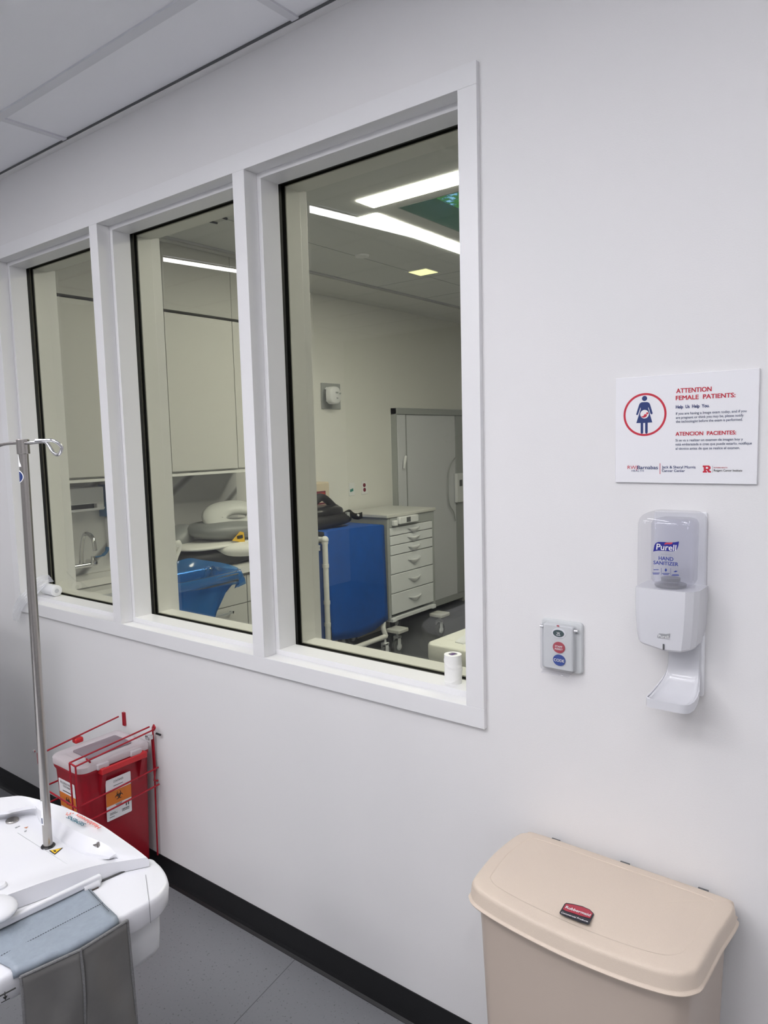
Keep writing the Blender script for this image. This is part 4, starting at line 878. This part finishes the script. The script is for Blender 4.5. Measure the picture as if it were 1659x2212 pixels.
def basecab(y0, y1, label, drawers=True):
    t = thing('base_cabinet', label, 'cabinet', (-2.93, (y0+y1)/2, 0), 'base cabinets under the far counter')
    MB().box(-2.928, GX-.02, y0+.0006, y1-.0006, .10, .875).build('body', 'cabinet', t)
    MB().box(-2.928, GX-.07, y0+.0006, y1-.0006, 0, .10).build('toe_kick', 'darkgrey', t)
    hs = [(.105, .40), (.405, .70), (.705, .862)] if drawers else [(.105, .862)]
    for a_, b_ in hs:
        d_ = MB().box(GX-.018, GX, y0+.003, y1-.003, a_, b_).build('drawer' if drawers else 'door', 'cabinet', t, bev=.001)
        yc = (y0+y1)/2
        h = MB().box(GX+.022, GX+.030, yc-.09, yc+.09, b_-.034, b_-.022).box(GX, GX+.03, yc-.09, yc-.082, b_-.034, b_-.022).box(GX, GX+.03, yc+.082, yc+.09, b_-.034, b_-.022)
        h.build('handle', 'grey', d_)
basecab(T+.004, .86, 'pale base cabinet under the sink', False)
basecab(.86, 1.30, 'pale drawer cabinet behind the blue bag')
basecab(1.30, 1.75, 'pale drawer cabinet at the right end of the counter')
# worktop with sink cut-out
t = thing('worktop', 'off-white worktop with an undermounted steel sink', 'counter', (-2.63, 1.0, .88))
kx0, kx1, ky0, ky1 = -2.76, -2.44, .36, .78
q = MB(); q.box(-2.93, kx0, T+.003, 1.75, .882, .92).box(kx1, GX+.018, T+.003, 1.75, .882, .92).box(kx0, kx1, T+.003, ky0, .882, .92).box(kx0, kx1, ky1, 1.75, .882, .92); q.build('slab', 'counter', t)
q = MB(); q.box(kx0-.004, kx0, ky0, ky1, .72, .881).box(kx1, kx1+.004, ky0, ky1, .72, .881).box(kx0, kx1, ky0-.004, ky0, .72, .881).box(kx0, kx1, ky1, ky1+.004, .72, .881).box(kx0, kx1, ky0, ky1, .715, .72); q.build('sink_basin', 'steelsink', t, label='steel sink basin')
# taps
t = thing('wall_tap', 'chrome wall tap with blue lever handles above the far sink', 'tap', (-2.925, .58, .98))
fx = -2.86
q = MB(); q.cyl((-2.925, .52, .995), (fx, .52, .995), .013, n=16).cyl((-2.925, .645, .995), (fx, .645, .995), .013, n=16).cyl((fx, .50, .985), (fx, .66, .985), .014, n=16); q.build('tap_body', 'chrome', t, smooth=True)
for y_ in (.50, .64):
    q = MB(); q.lathe((fx+.005, y_, .985), [(.02, -.005), (.022, .012), (.015, .03), (.012, .045)], 20); q.build('valve', 'chrome', t, smooth=True)
q = MB(); q.tube(catmull([(fx, .645, 1.022), (fx+.01, .69, 1.026), (fx+.015, .715, 1.045), (fx+.015, .725, 1.07)], 5), [.005]*6+[.009]*6+[.011]*4, 10); q.build('lever', 'bluepl', t, smooth=True, label='blue lever handle')
q = MB(); q.tube(catmull([(fx, .50, 1.022), (fx+.01, .46, 1.026), (fx+.015, .43, 1.045), (fx+.015, .42, 1.07)], 5), [.005]*6+[.009]*6+[.011]*4, 10); q.build('lever', 'bluepl', t, smooth=True, label='blue lever handle')
q = MB(); q.tube(catmull([(fx, .57, .995), (fx+.02, .57, 1.10), (fx+.06, .57, 1.165), (fx+.13, .57, 1.15), (fx+.15, .57, 1.08)], 6), .011, 14); q.build('spout', 'chrome', t, smooth=True)
# towel dispenser, box and dispenser on the splash
t = thing('towel_dispenser', 'white paper towel dispenser with a dark slot above the far sink', 'dispenser', (-2.92, .5, 1.30))
q = MB(); y0, y1 = .40, .695
q.box(-2.925, -2.80, y0, y1, 1.325, 1.415).box(-2.925, -2.80, y0, y1, 1.287, 1.296).box(-2.925, -2.80, y0, y0+.02, 1.296, 1.325).box(-2.925, -2.80, y1-.045, y1, 1.296, 1.325); q.build('case', 'white', t, bev=.006)
MB().box(-2.92, -2.83, y0+.02, y1-.045, 1.297, 1.324).build('slot', 'blackpl', t)
t = thing('glove_box', 'blue box of gloves on the splash wall behind the left mullion', 'box', (-2.92, .82, 1.27))
MB().box(-2.925, -2.84, .735, .90, 1.33, 1.42).build('upper_box', 'bluepl', t, bev=.002); MB().box(-2.925, -2.86, .735, .80, 1.24, 1.33).build('lower_tab', 'bluepl', t, bev=.002)
t = thing('soap_dispenser', 'rounded white soap dispenser beside the far sink, below the blue box', 'dispenser', (-2.92, .80, 1.05))
q = MB(); q.loft([[( -2.925+.10*s_*max(0,math.cos(a_))+0, .82+.055*s_*math.sin(a_), z_) for a_ in [PI*k/12-PI/2 for k in range(13)]] for z_, s_ in ((1.03, .6), (1.04, .85), (1.10, .95), (1.20, 1), (1.23, .9), (1.236, .6))]); q.build('case', 'white', t, smooth=True)
# ---------------------------------------------------------------- coil, pads and mat on the worktop
def blob(c, ax_, rx, ry, rz, ex=2.5, n=20, m=12, tilt=None):
    """superellipsoid vertices in a frame"""
    e1, e2, e3 = ax_; P_ = []
    def f(v, e_): return math.copysign(abs(v)**(2/e_), v)
    for i in range(m+1):
        ph = -PI/2+PI*i/m; row = []
        for k in range(n+1):
            th = 2*PI*k/n; row.append(Vector(c)+e1*rx*f(math.cos(ph), ex)*f(math.cos(th), ex)+e2*ry*f(math.cos(ph), ex)*f(math.sin(th), ex)+e3*rz*f(math.sin(ph), ex))
        P_.append(row)
    return P_
t = tag(MB().grid(blob((-2.64, 1.32, .973), (X, Y, Z), .23, .39, .052, 4)).build('black_mat', 'blackfab', smooth=True, ang=80), 'thick folded black mat on the far worktop, under the pads', 'mat')
q = MB(); q.grid(blob((-2.60, 1.22, 1.040), (X, Y, Z), .20, .25, .016, 3)); tag(q.build('foam_pad', 'pad', smooth=True, ang=80), 'thin white pad under the left of the grey coil', 'pad')
pc_ = at(512, 1188, 0, -2.44); ey_ = Vector((0, 1, -.10)).normalized(); q = MB(); q.grid(blob((-2.44, pc_.y+.03, pc_.z), (X, ey_, X.cross(ey_)), .08, .17, .042, 2.4)); tag(q.build('foam_pad', 'pad', smooth=True, ang=80), 'plump white pad at the front of the black mat', 'pad')
t = thing('imaging_coil', 'grey and off-white imaging coil with a handle hole on the far worktop', 'medical coil', (-2.62, 1.38, 1.02))
q = MB(); q.grid(blob((-2.62, 1.46, 1.105), (X, Vector((0, 1, -.04)).normalized(), Z), .19, .33, .062, 2.6, 32, 16)); q.build('base_shell', 'coilgrey', t, smooth=True, ang=80)
# ring with a real hole: swept oval cross-section
q = MB(); oc = Vector((-2.58, 1.43, 1.180)); nrm_ = Vector((.62, -.12, .78)).normalized(); ea = (Y-nrm_*Y.dot(nrm_)).normalized(); eb = nrm_.cross(ea)
N = 40; rows = []
for i in range(N):
    th = 2*PI*i/N; row = []
    big = 1.0
    cpt = oc+ea*.145*math.cos(th)+eb*.085*math.sin(th); rad = (ea*math.cos(th)*.085+eb*math.sin(th)*.145).normalized(); wd = .062+.022*max(0, -math.cos(th))
    for k in range(12):
        a_ = 2*PI*k/12; row.append(cpt+rad*wd*.92*math.cos(a_)+nrm_*.032*math.sin(a_))
    rows.append(row+[row[0]])
q.grid(rows+[rows[0]]); q.build('handle_ring', 'coilwhite', t, smooth=True, ang=80, label='off-white ring with a handle hole')
q = MB(); pp = [at(x_, y_, 0, -2.425) for x_, y_ in ((501, 1168), (518, 1148), (526, 1150), (529, 1172))]; q.loft([pp, [p+X*.002 for p in pp]]); q.build('warning_label', 'yellow', t)
q = MB(); pp = [at(x_, y_, 0, -2.42) for x_, y_ in ((512, 1158), (524, 1155), (525, 1162), (513, 1164))]; q.loft([pp, [p+X*.001 for p in pp]]); q.build('label_print', 'black_ink', t)
q = MB(); q.grid(blob((-2.74, 1.10, 1.07), (X, Vector((0, 1, .5)).normalized(), Vector((0, -.5, 1)).normalized()), .10, .13, .07, 2.2)); q.build('end_housing', 'coilgrey', t, smooth=True, ang=80)
q = MB(); q.tube(catmull([at(x_, y_, 0, -2.5) for x_, y_ in ((376, 1172), (386, 1173), (389, 1179), (386, 1190), (381, 1202), (378, 1212))], 5), .012, 12); q.lathe(at(383, 1174, 0, -2.47), [(.001, .0), (.018, .003), (.02, .01), (.001, .016)], 20, X); tag(q.build('coiled_strap', 'pad', smooth=True), 'white strap end curling over the worktop beside the black mat', 'strap')
# blue bag in a hoop stand
t = thing('bag_stand', 'chrome hoop stand beside the far counter', 'stand', (-2.12, .75, 0))
hp = [at(376, 1274, 0, -2.06), at(395, 1268, 0, -2.05), at(450, 1251, 0, -2.05), at(500, 1237, 0, -2.05), at(517, 1231, 0, -2.07)]
z_h = sum(p.z for p in hp)/len(hp)
hy0, hy1 = hp[1].y-.18, hp[-1].y
loop = [(x_, y_, z_h) for x_, y_ in rrect(-2.31, -2.05, hy0, hy1, .04, 5)]
q = MB(); q.tube(loop, .008, 10, closed=True); q.build('hoop', 'chrome', t, smooth=True)
for x_, y_ in ((-2.06, hy0+.03), (-2.30, hy0+.03), (-2.30, hy1-.03)):
    q = MB(); q.cyl((x_, y_, .03), (x_, y_, z_h), .009, n=12); q.build('leg', 'chrome', t, smooth=True)
MB().box(-2.32, -2.04, hy0, hy1, .03, .045).build('foot_plate', 'grey', t)
t = thing('blue_waste_bag', 'translucent blue plastic bag hanging in the hoop stand', 'bag', (-2.18, (hy0+hy1)/2, .4))
q = MB(); rows = []; N = 48; cxb, cyb = -2.18, (hy0+hy1)/2; base_l = rrect(-2.31, -2.05, hy0, hy1, .04, 11)
prof = [(1.09, .935, .10), (1.06, .965, .05), (1.02, 1.02, .0), (1.015, 1.055, .0)]
def ring_b(sx_, sy_, z_, am, sd, cyo=0.):
    out = []
    for k, (x_, y_) in enumerate(base_l):
        w_ = am*(.6*math.sin(k*.9+sd)+.4*math.sin(k*2.1+sd*1.7)); out.append(Vector((cxb+(x_-cxb)*(sx_+w_), cyb+cyo+(y_-cyb)*(sy_+w_), z_+am*.22*math.sin(k*1.1+sd*2))))
    return out
rows = [ring_b(1.06, 1.05, z_h-.050, .13, 1), ring_b(1.08, 1.05, z_h-.02, .06, 1.4), ring_b(1.06, 1.04, z_h+.012, .015, 2), ring_b(1.0, .99, z_h+.016, .015, 2), ring_b(.93, .93, z_h-.02, .07, 3), ring_b(.84, .80, z_h-.08, .08, 3.5, -.03), ring_b(.74, .66, z_h-.17, .08, 4, -.055), ring_b(.68, .56, z_h-.30, .08, 4.4, -.075), ring_b(.62, .52, z_h-.45, .07, 4.8, -.085), ring_b(.5, .48, z_h-.62, .05, 5, -.09)]
q.loft(rows, cap0=False); q.build('bag_film', 'bluebag', t, smooth=True, ang=180)
q = MB(); b1 = at(385, 1212, 0, -2.27); b2 = at(412, 1203, 0, -2.27); b3 = at(450, 1212, 0, -2.27); b4 = at(508, 1222, 0, -2.27)
P_ = []
for k, (pu, pl_) in enumerate(zip(catmull([(372, 1216), (395, 1207), (412, 1204), (445, 1211), (480, 1215), (516, 1224)], 4), catmull([(372, 1255), (395, 1258), (412, 1262), (445, 1255), (480, 1246), (516, 1234)], 4))) if False else []: pass
up_ = [(370, 1218), (392, 1209), (412, 1204), (430, 1209), (455, 1212), (485, 1216), (516, 1226)]
dn_ = [(370, 1290), (392, 1286), (412, 1280), (430, 1274), (455, 1266), (485, 1258), (516, 1246)]
for j in range(6):
    f_ = j/5; row = []
    for k, (a_, b_) in enumerate(zip(up_, dn_)):
        p = at(a_[0]+(b_[0]-a_[0])*f_, a_[1]+(b_[1]-a_[1])*f_, 0, -2.325+.03*math.sin(f_*PI)+.008*math.sin(k*2.1+j*1.4)); row.append(p)
    P_.append(row)
q.grid(P_); q.build('bag_back', 'bluebag', t, smooth=True, ang=30, sub=2)
# ---------------------------------------------------------------- hamper cart in white pipe with blue cover
HX = -2.42
t = thing('pipe_hamper', 'white pipe trolley with a bright blue fabric cover in the far room', 'trolley', (-2.62, 2.38, 0))
def pipe(pts, name='pipe', r=.019): q = MB(); q.tube(catmull(pts, 5, sharp=()) if len(pts) > 2 else pts, r, 16); return q.build(name, 'pvc', t, smooth=True)
A0 = at(700, 1166, 0, HX+.015); yl = A0.y; yr = 2.70; zt_ = A0.z
pipe([(-2.88, yl, zt_), (HX+.02, yl, zt_)], 'top_rail'); q = MB(); q.lathe((HX+.022, yl, zt_), [(.001, .0), (.001, .001)], 8)
q = MB(); q.grid(blob((HX+.022, yl, zt_), (X, Y, Z), .026, .026, .026, 2)); q.build('elbow', 'pvc', t, smooth=True, ang=80)
pipe([(HX+.022, yl, .13), (HX+.022, yl, zt_)], 'post'); pipe([(-2.88, yl, .13), (-2.88, yl, zt_)], 'post'); pipe([(-2.86, yr, .13), (-2.86, yr, zt_)], 'post')
pipe([(HX-.02, yr, .27), (HX-.012, yr-.012, .22), (HX+.0, yr, .16)], 'post')
pipe([(-2.88, yl, .16), (-2.88, yr, .16)], 'bottom_rail'); pipe([(HX+.0, yl, .16), (HX+.0, yr, .16)], 'bottom_rail')
for z_ in (.96, .80, .55, .40):
    MB().cyl((HX+.022, yl, z_-.012), (HX+.022, yl, z_+.012), .0225, n=16).build('coupling', 'pvc', t, smooth=True)
def caster(parent, x_, y_, r, m_f='greyl', zt=None):
    q = MB(); q.tube([(x_-.014, y_, r), (x_+.014, y_, r)], [r, r], 28); wh = q.build('caster_wheel', 'rubber', parent, bev=.004)
    q = MB(); q.cyl((x_-.018, y_, r), (x_+.018, y_, r), r*.45, n=20); q.build('wheel_hub', m_f, wh, smooth=True)
    q = MB(); q.box(x_-.024, x_-.018, y_-.022, y_+.012, r*.8, r*2+.022).box(x_+.018, x_+.024, y_-.022, y_+.012, r*.8, r*2+.022).box(x_-.024, x_+.024, y_-.022, y_+.02, r*2+.008, r*2+.024); q.cyl((x_, y_, r*2+.02), (x_, y_, zt or r*2+.05), .009, n=12); q.build('caster_fork', m_f, parent, bev=.002)
for x_, y_ in ((HX+.0, yr-.01), (HX+.0, yl), (-2.87, yl), (-2.86, yr)): caster(t, x_, y_, .045, zt=.15)
cvp = [(700, 1150), (740, 1144), (770, 1140), (800, 1136), (829, 1135)]
P_ = []; botp = [(718, 1384), (745, 1381), (775, 1376), (808, 1362), (838, 1338)]
for j in range(13):
    f_ = j/12; row = []
    for k in range(17):
        g_ = k/16; 
        def ip(L_, g_): x_ = g_*(len(L_)-1); i_ = min(int(x_), len(L_)-2); h_ = x_-i_; return (L_[i_][0]*(1-h_)+L_[i_+1][0]*h_, L_[i_][1]*(1-h_)+L_[i_+1][1]*h_)
        a_, b_ = ip(cvp, g_), ip(botp, g_); e_ = f_
        bow = .010*math.sin(PI*g_)*math.sin(PI*f_)+.012*math.exp(-((g_-.25-.5*f_)/.12)**2)*(1-f_)+.008*math.exp(-((g_-.75+.4*f_)/.15)**2)*math.sin(PI*f_)
        p = at(a_[0]+(b_[0]-a_[0])*e_, a_[1]+(b_[1]-a_[1])*e_, 0, HX+bow); row.append(p)
    P_.append(row)
tp = P_[0]; 
P_ = [[p+Vector((-.44, 0, .006)) for p in tp], [p+Vector((-.2, 0, .004)) for p in tp], [p+Vector((-.02, 0, .004)) for p in tp]]+P_
q = MB(); q.grid(P_); q.build('blue_cover', 'bluefab', t, smooth=True, ang=60, solid=.003, label='bright blue fabric cover')
q = MB(); q.grid([[Vector((HX-.01-.43*i/4, yl+.012, zt_-.03-.0*i-.80*j/6)) for j in range(7)] for i in range(5)]); q.build('side_cover', 'bluefab', t, smooth=True, solid=.003)
for z_ in (.935, .915): MB().box(HX-.05, HX-.005, yl-.03, yl-.018, z_-.012, z_+.006).build('clip', 'white', t, bev=.002)
# black padded equipment on top
t = thing('black_padded_gear', 'pile-like black padded coil with straps on the blue trolley cover', 'medical coil', (-2.62, 2.3, zt_+.03))
ztp = tp[0].z+.012
q = MB(); q.grid(blob((-2.60, 2.20, ztp+.045), (X, Y, Z), .14, .28, .050, 3)); q.build('lower_pad', 'blackfab', t, smooth=True, ang=80)
q = MB(); q.tube(catmull([(-2.56, 2.02, ztp+.10), (-2.56, 2.18, ztp+.21), (-2.56, 2.32, ztp+.13), (-2.56, 2.38, ztp+.085)], 6), [.03]*7+[.026]*6+[.03]*6, 12); q.build('arched_band', 'blackfab', t, smooth=True, ang=80)
q = MB(); q.grid(blob((-2.60, 2.22, ztp+.105), (X, Y, Z), .12, .18, .045, 2.6)); q.build('upper_shell', 'blackpl', t, smooth=True, ang=80)
q = MB(); q.grid([[Vector((-2.52+.015*math.sin(k), 2.36+.03*k, ztp+.040+.020*math.sin(k*.8)+.045*j)) for k in range(8)] for j in range(2)]); q.build('strap', 'blackfab', t, smooth=True, solid=.008)
MB().obox((-2.49, 2.385, ztp+.065), X, Y, Z, .01, .014, .025).build('buckle', 'grey', t, bev=.002)
q = MB(); q.cyl((-2.512, 2.52, ztp+.055), (-2.50, 2.52, ztp+.055), .008, n=12); q.build('snap', 'pvc', t)
# ---------------------------------------------------------------- drawer cart
KX0, KX1, KY0, KY1, KZ0, KZ1 = -2.88, -2.42, 2.75, 3.375, .30, 1.045
t = thing('drawer_cart', 'grey medical drawer cart on casters beside the blue trolley', 'cart', (-2.65, 3.06, 0))
q = MB(); w_ = .03
for x_, y_ in ((KX0, KY0), (KX0, KY1-w_), (KX1-w_, KY0), (KX1-w_, KY1-w_)): q.box(x_, x_+w_, y_, y_+w_, KZ0-.02, KZ1)
q.box(KX0+w_, KX1-w_, KY0+.004, KY0+.008, KZ0, KZ1).box(KX0+w_, KX1-w_, KY1-.008, KY1-.004, KZ0, KZ1).box(KX0+.004, KX0+.008, KY0+w_, KY1-w_, KZ0, KZ1); q.build('carcass', 'grey', t, bev=.003)
MB().box(KX0+w_, KX1-w_, KY0+.001, KY0+.004, KZ0, KZ1-.10).build('side_panel', 'greyl', t)
MB().box(KX0-.01, KX1+.012, KY0-.012, KY1+.012, KZ1+.001, KZ1+.028).build('top', mat('cart_top', (.62, .62, .60), .4), t, bev=.006, seg=3)
MB().box(KX1-.02, KX1+.002, KY0+w_, KY1-w_, KZ1-.072, KZ1).build('header', 'grey', t)
zz = [at(842, v_, 0, KX1).z for v_ in (1136, 1161, 1183, 1205, 1247, 1290, 1337)]
zz = [KZ1-.075, .905, .832, .756, .610, .463, KZ0]
for k in range(6):
    a_, b_ = zz[k+1]+.004, zz[k]-.002
    d_ = MB().box(KX1-.02, KX1+.004, KY0+w_+.003, KY1-w_-.003, a_, b_).build('drawer', 'greyl', t, bev=.003)
    yc = (KY0+KY1)/2+.02; zh = a_+(b_-a_)*.62
    h = MB(); row0 = []; rows = []
    for j in range(5):
        f_ = j/4; rows.append([Vector((KX1+.006+.022*math.sin(PI*.5*(1-f_)+.2)*math.sin(PI*(i+.0)/12+.0)**.6, yc+(.085-.03*f_)*(-1+2*i/12), zh-.042*f_*math.sin(PI*i/12)**.5)) for i in range(13)])
    h.grid(rows); h.build('pull', 'white', d_, smooth=True, ang=80, solid=.003)
q = MB(); q.box(KX1+.002, KX1+.03, KY0+.05, KY0+.10, KZ1-.062, KZ1-.022).box(KX1+.002, KX1+.036, KY0+.115, KY0+.36, KZ1-.055, KZ1-.0); q.build('lock_panel', 'white', t, bev=.006)
MB().box(KX1+.036, KX1+.038, KY0+.20, KY0+.25, KZ1-.045, KZ1-.008).build('lock_display', 'darkgrey', t)
q = MB(); q.box(KX0, KX1+.02, KY0+.02, KY0+.07, KZ0-.05, KZ0-.02).box(KX0, KX1+.02, KY1-.07, KY1-.02, KZ0-.05, KZ0-.02).box(KX0, KX1+.005, KY0+.07, KY1-.07, KZ0-.05, KZ0-.02); q.build('chassis', 'greyl', t, bev=.004)
for x_, y_ in ((KX1+.04, KY0+.045), (KX1+.04, KY1+.0), (KX0+.04, KY0+.045), (KX0+.04, KY1)):
    MB().box(x_-.07, x_+.055, y_-.055, y_+.07, .175, .205).build('bumper', mat('bumper', (.62, .62, .60), .45) if 'bumper' not in bpy.data.materials else bpy.data.materials['bumper'], t, bev=.008, seg=3)
    caster(t, x_-.01, y_+.01, .06, zt=.18)
# ---------------------------------------------------------------- tambour cabinet
TX = -2.50; ty0, ty1, tz1 = 2.99, 3.97, 1.885
ty0 = 3.40; 
p1 = at(851, 882, 0, -2.56); TX = -2.875; ty0 = NY0+.001; tz1 = NZ-.001; ty1 = NY1-.001
t = thing('tambour_cabinet', 'tall grey metal cabinet with a roller door behind the drawer cart', 'cabinet', (-3.1, (ty0+ty1)/2, 0))
TX0 = -3.38
ty0c = max(ty0, KY1+.02) if False else ty0
q = MB(); q.box(TX0, TX, ty0, ty0+.012, .08, tz1).box(TX0, TX, ty1-.012, ty1, .08, tz1).box(TX0, TX0+.01, ty0, ty1, .08, tz1).box(TX0, TX, ty0, ty1, .06, .12); q.build('carcass', 'grey', t)
MB().box(TX0, TX+.015, ty0, ty1, tz1-.055, tz1).build('top_rail', 'grey', t, bev=.003)
yb0 = at(878, 905, 0, TX).y; yb1 = at(982, 890, 0, TX).y
MB().box(TX-.02, TX+.004, ty0+.012, yb0-.022, .12, tz1-.056).build('jamb', 'tambour', t, bev=.003)
MB().box(TX-.02, TX+.004, yb0-.016, yb0-.004, .12, tz1-.056).build('guide', 'grey', t, bev=.002)
MB().box(TX-.02, TX, yb0, yb1, .12, tz1-.058).build('roller_door', 'tambour', t)
MB().box(TX-.02, TX+.006, yb1+.006, ty1-.013, .12, tz1-.056).build('jamb', 'grey', t, bev=.003)
q = MB(); pA = [at(x_, y_, 0, TX+.03) for x_, y_ in ((877, 985), (875, 995), (873, 1012))]; q.tube(pA, [.010, .014, .008], 12); q.build('catch', 'white', t, smooth=True)
q = MB(); q.tube(catmull([at(x_, y_, 0, TX+.03) for x_, y_ in ((984, 988), (975, 1000), (969, 1020), (968, 1060), (971, 1090), (980, 1106), (984, 1125))], 5), .006, 10); q.build('lever_bar', 'grey', t, smooth=True)
pp = at(992, 1050, 0, TX+.03); MB().box(TX+.006, TX+.04, pp.y-.05, pp.y+.06, at(985, 1086, 0, TX+.03).z, at(985, 1023, 0, TX+.03).z).build('keypad_lock', 'white', t, bev=.006)
MB().box(TX+.04, TX+.042, pp.y-.01, pp.y+.04, pp.z-.0, pp.z+.06).build('keypad_display', 'darkgrey', t)
# ---------------------------------------------------------------- wall things of the far room
WX = -2.93
p = at(692, 827, 0, WX); p2 = at(734, 884, 0, WX)
t = thing('wall_mount_device', 'white sensor device on a dark grey square plate high on the far wall', 'wall device', (WX, (p.y+p2.y)/2, p2.z))
MB().box(WX, WX+.012, p.y, p2.y, p2.z, p.z).build('mount_plate', 'grey', t, bev=.002)
q = MB(); q.tube([at(704, 838, 0, WX+.03), at(714, 850, 0, WX+.06)], .012, 10); q.tube([at(706, 868, 0, WX+.03), at(716, 856, 0, WX+.06)], .012, 10); q.build('bracket_arm', 'greyl', t, smooth=True)
a_, b_ = at(712, 834, 0, WX+.10), at(736, 873, 0, WX+.10); q = MB(); q.loft([[(x_, y_, z_) for y_, z_ in rrect(a_.y+i_, b_.y-i_, b_.z+i_, a_.z-i_, .045-i_*.5)] for x_, i_ in ((WX+.055, .01), (WX+.06, 0), (WX+.10, 0), (WX+.11, .01))]); q.build('device_body', 'white', t, smooth=True, ang=50)
q = MB()
for (x_, y_, w2) in ((728, 848, .03), (735, 850, .018), (729, 860, .018)): p = at(x_, y_, 0, WX+.1115); q.box(WX+.1105, WX+.1125, p.y-w2/2, p.y+w2/2, p.z-.006, p.z+.006)
q.build('device_mark', 'grey', t)
t = thing('green_outlet_plate', 'white wall plate with green jacks, left of the maroon outlet', 'outlet', at(759, 1056, 0, WX))
a_, b_ = at(753, 1043, 0, WX), at(765, 1070, 0, WX); MB().box(WX, WX+.006, a_.y, b_.y, b_.z, a_.z).build('cover_plate', 'white', t, bev=.002)
for (x_, y_) in ((758, 1059.5), (761.5, 1058)): p = at(x_, y_, 0, WX+.007); MB().box(WX+.006, WX+.009, p.y-.008, p.y+.008, p.z-.012, p.z+.010).build('jack', mat('jack_green', (.03, .25, .22), .4), t)
t = thing('maroon_outlet_plate', 'white wall plate with two maroon sockets above the drawer cart', 'outlet', at(787, 1054, 0, WX))
a_, b_ = at(780, 1040, 0, WX), at(793, 1067, 0, WX); MB().box(WX, WX+.006, a_.y, b_.y, b_.z, a_.z).build('cover_plate', 'white', t, bev=.002)
for (x_, y_) in ((787, 1048), (787.5, 1058)): p = at(x_, y_, 0, WX+.007); MB().lathe((WX+.006, p.y, p.z), [(.016, 0), (.016, .003), (.014, .004)], 20, X).build('socket', 'maroon', t)
t = thing('cream_sharps_box', 'cream box with a red warning label on the far wall behind the black gear', 'sharps container', at(699, 1100, 0, WX))
a_, b_ = at(660, 1045, 0, WX+.10), at(714, 1108, 0, WX+.10); MB().box(WX, WX+.10, a_.y, b_.y, b_.z-.04, a_.z).build('case', 'cream', t, bev=.012, seg=3)
a_, b_ = at(684, 1062, 0, WX+.102), at(704, 1088, 0, WX+.102); MB().box(WX+.10, WX+.103, a_.y, b_.y, b_.z, a_.z).build('window_surround', 'maroon', t); c = at(695, 1069, 0, WX+.104)
MB().box(WX+.1032, WX+.105, a_.y+.015, b_.y-.012, c.z-.03, a_.z-.012).build('red_label', mat('label_red', (.55, .06, .03), .5), t); MB().box(WX+.1032, WX+.105, a_.y+.015, b_.y-.012, b_.z+.012, c.z-.034).build('white_label', 'cream', t)
# ---------------------------------------------------------------- pale bench corner right of the tape
z_b = .43
pts = [at(918, 1389, 2, z_b), at(1004, 1357, 2, z_b), at(955, 1396, 2, z_b)]
c0 = at(918, 1389, 2, z_b); d1 = at(1004, 1357, 2, z_b)-c0; d2 = at(960, 1397, 2, z_b)-c0
d1.z = d2.z = 0; d1 = d1.normalized()*.75; d2 = d2.normalized()*.50
t = thing('pale_cushioned_stool', 'pale cushioned seat corner low in the far room beside the tape roll', 'stool', c0+(d1+d2)/2-Z*z_b)
lo = [c0, c0+d2, c0+d2+d1, c0+d1]
def rl(s_, z_): 
    cc2 = sum(lo, Vector())/4; L_ = []
    for i in range(4):
        p0, p1_, p2_ = lo[i-1], lo[i], lo[(i+1) % 4]; r_ = .05
        for k in range(5):
            f_ = k/4; a2 = p1_+(p0-p1_).normalized()*r_; b2 = p1_+(p2_-p1_).normalized()*r_; q_ = a2.lerp(p1_, f_).lerp(p1_.lerp(b2, f_), f_); L_.append(Vector((cc2.x+(q_.x-cc2.x)*s_, cc2.y+(q_.y-cc2.y)*s_, z_)))
    return L_
q = MB(); q.loft([rl(.9, z_b-.12), rl(.98, z_b-.11), rl(1, z_b-.09), rl(1.0, z_b-.012), rl(.985, z_b-.001), rl(.96, z_b)]); q.build('cushion', 'pad', t, smooth=True, ang=60)
cc2 = sum(lo, Vector())/4; q = MB(); 
hh_ = [at(x_, y_, 2, z_b+.001) for x_, y_ in ((983, 1388), (1004, 1372), (1020, 1385), (1000, 1392))]
q.loft([[p for p in hh_], [p+Z*.006 for p in hh_]]); q.build('recess_panel', 'greyl', t)
for i in range(4):
    p = cc2+(lo[i]-cc2)*.8; q = MB(); q.cyl((p.x, p.y, 0), (p.x, p.y, z_b-.115), .016, n=14); q.build('leg', 'greyl', t, smooth=True)

# ================================================================== unseen cabinet shape added to cast the shadow on the lower left wall
t = thing('shadow_blocker', 'added grey shadow blocker out of view, left of the sharps container', 'cabinet', (-2.29, -.57, 0))
MB().box(-2.57, -2.02, -.82, -.36, .06, 1.02).build('body', 'grey', t, bev=.006)
for k_ in range(3): MB().box(-2.555, -2.035, -.84, -.821, .08+.31*k_, .375+.31*k_).build('drawer', 'greyl', t, bev=.004)
MB().box(-2.55, -2.04, -.80, -.38, 0, .06).build('plinth', 'darkgrey', t)
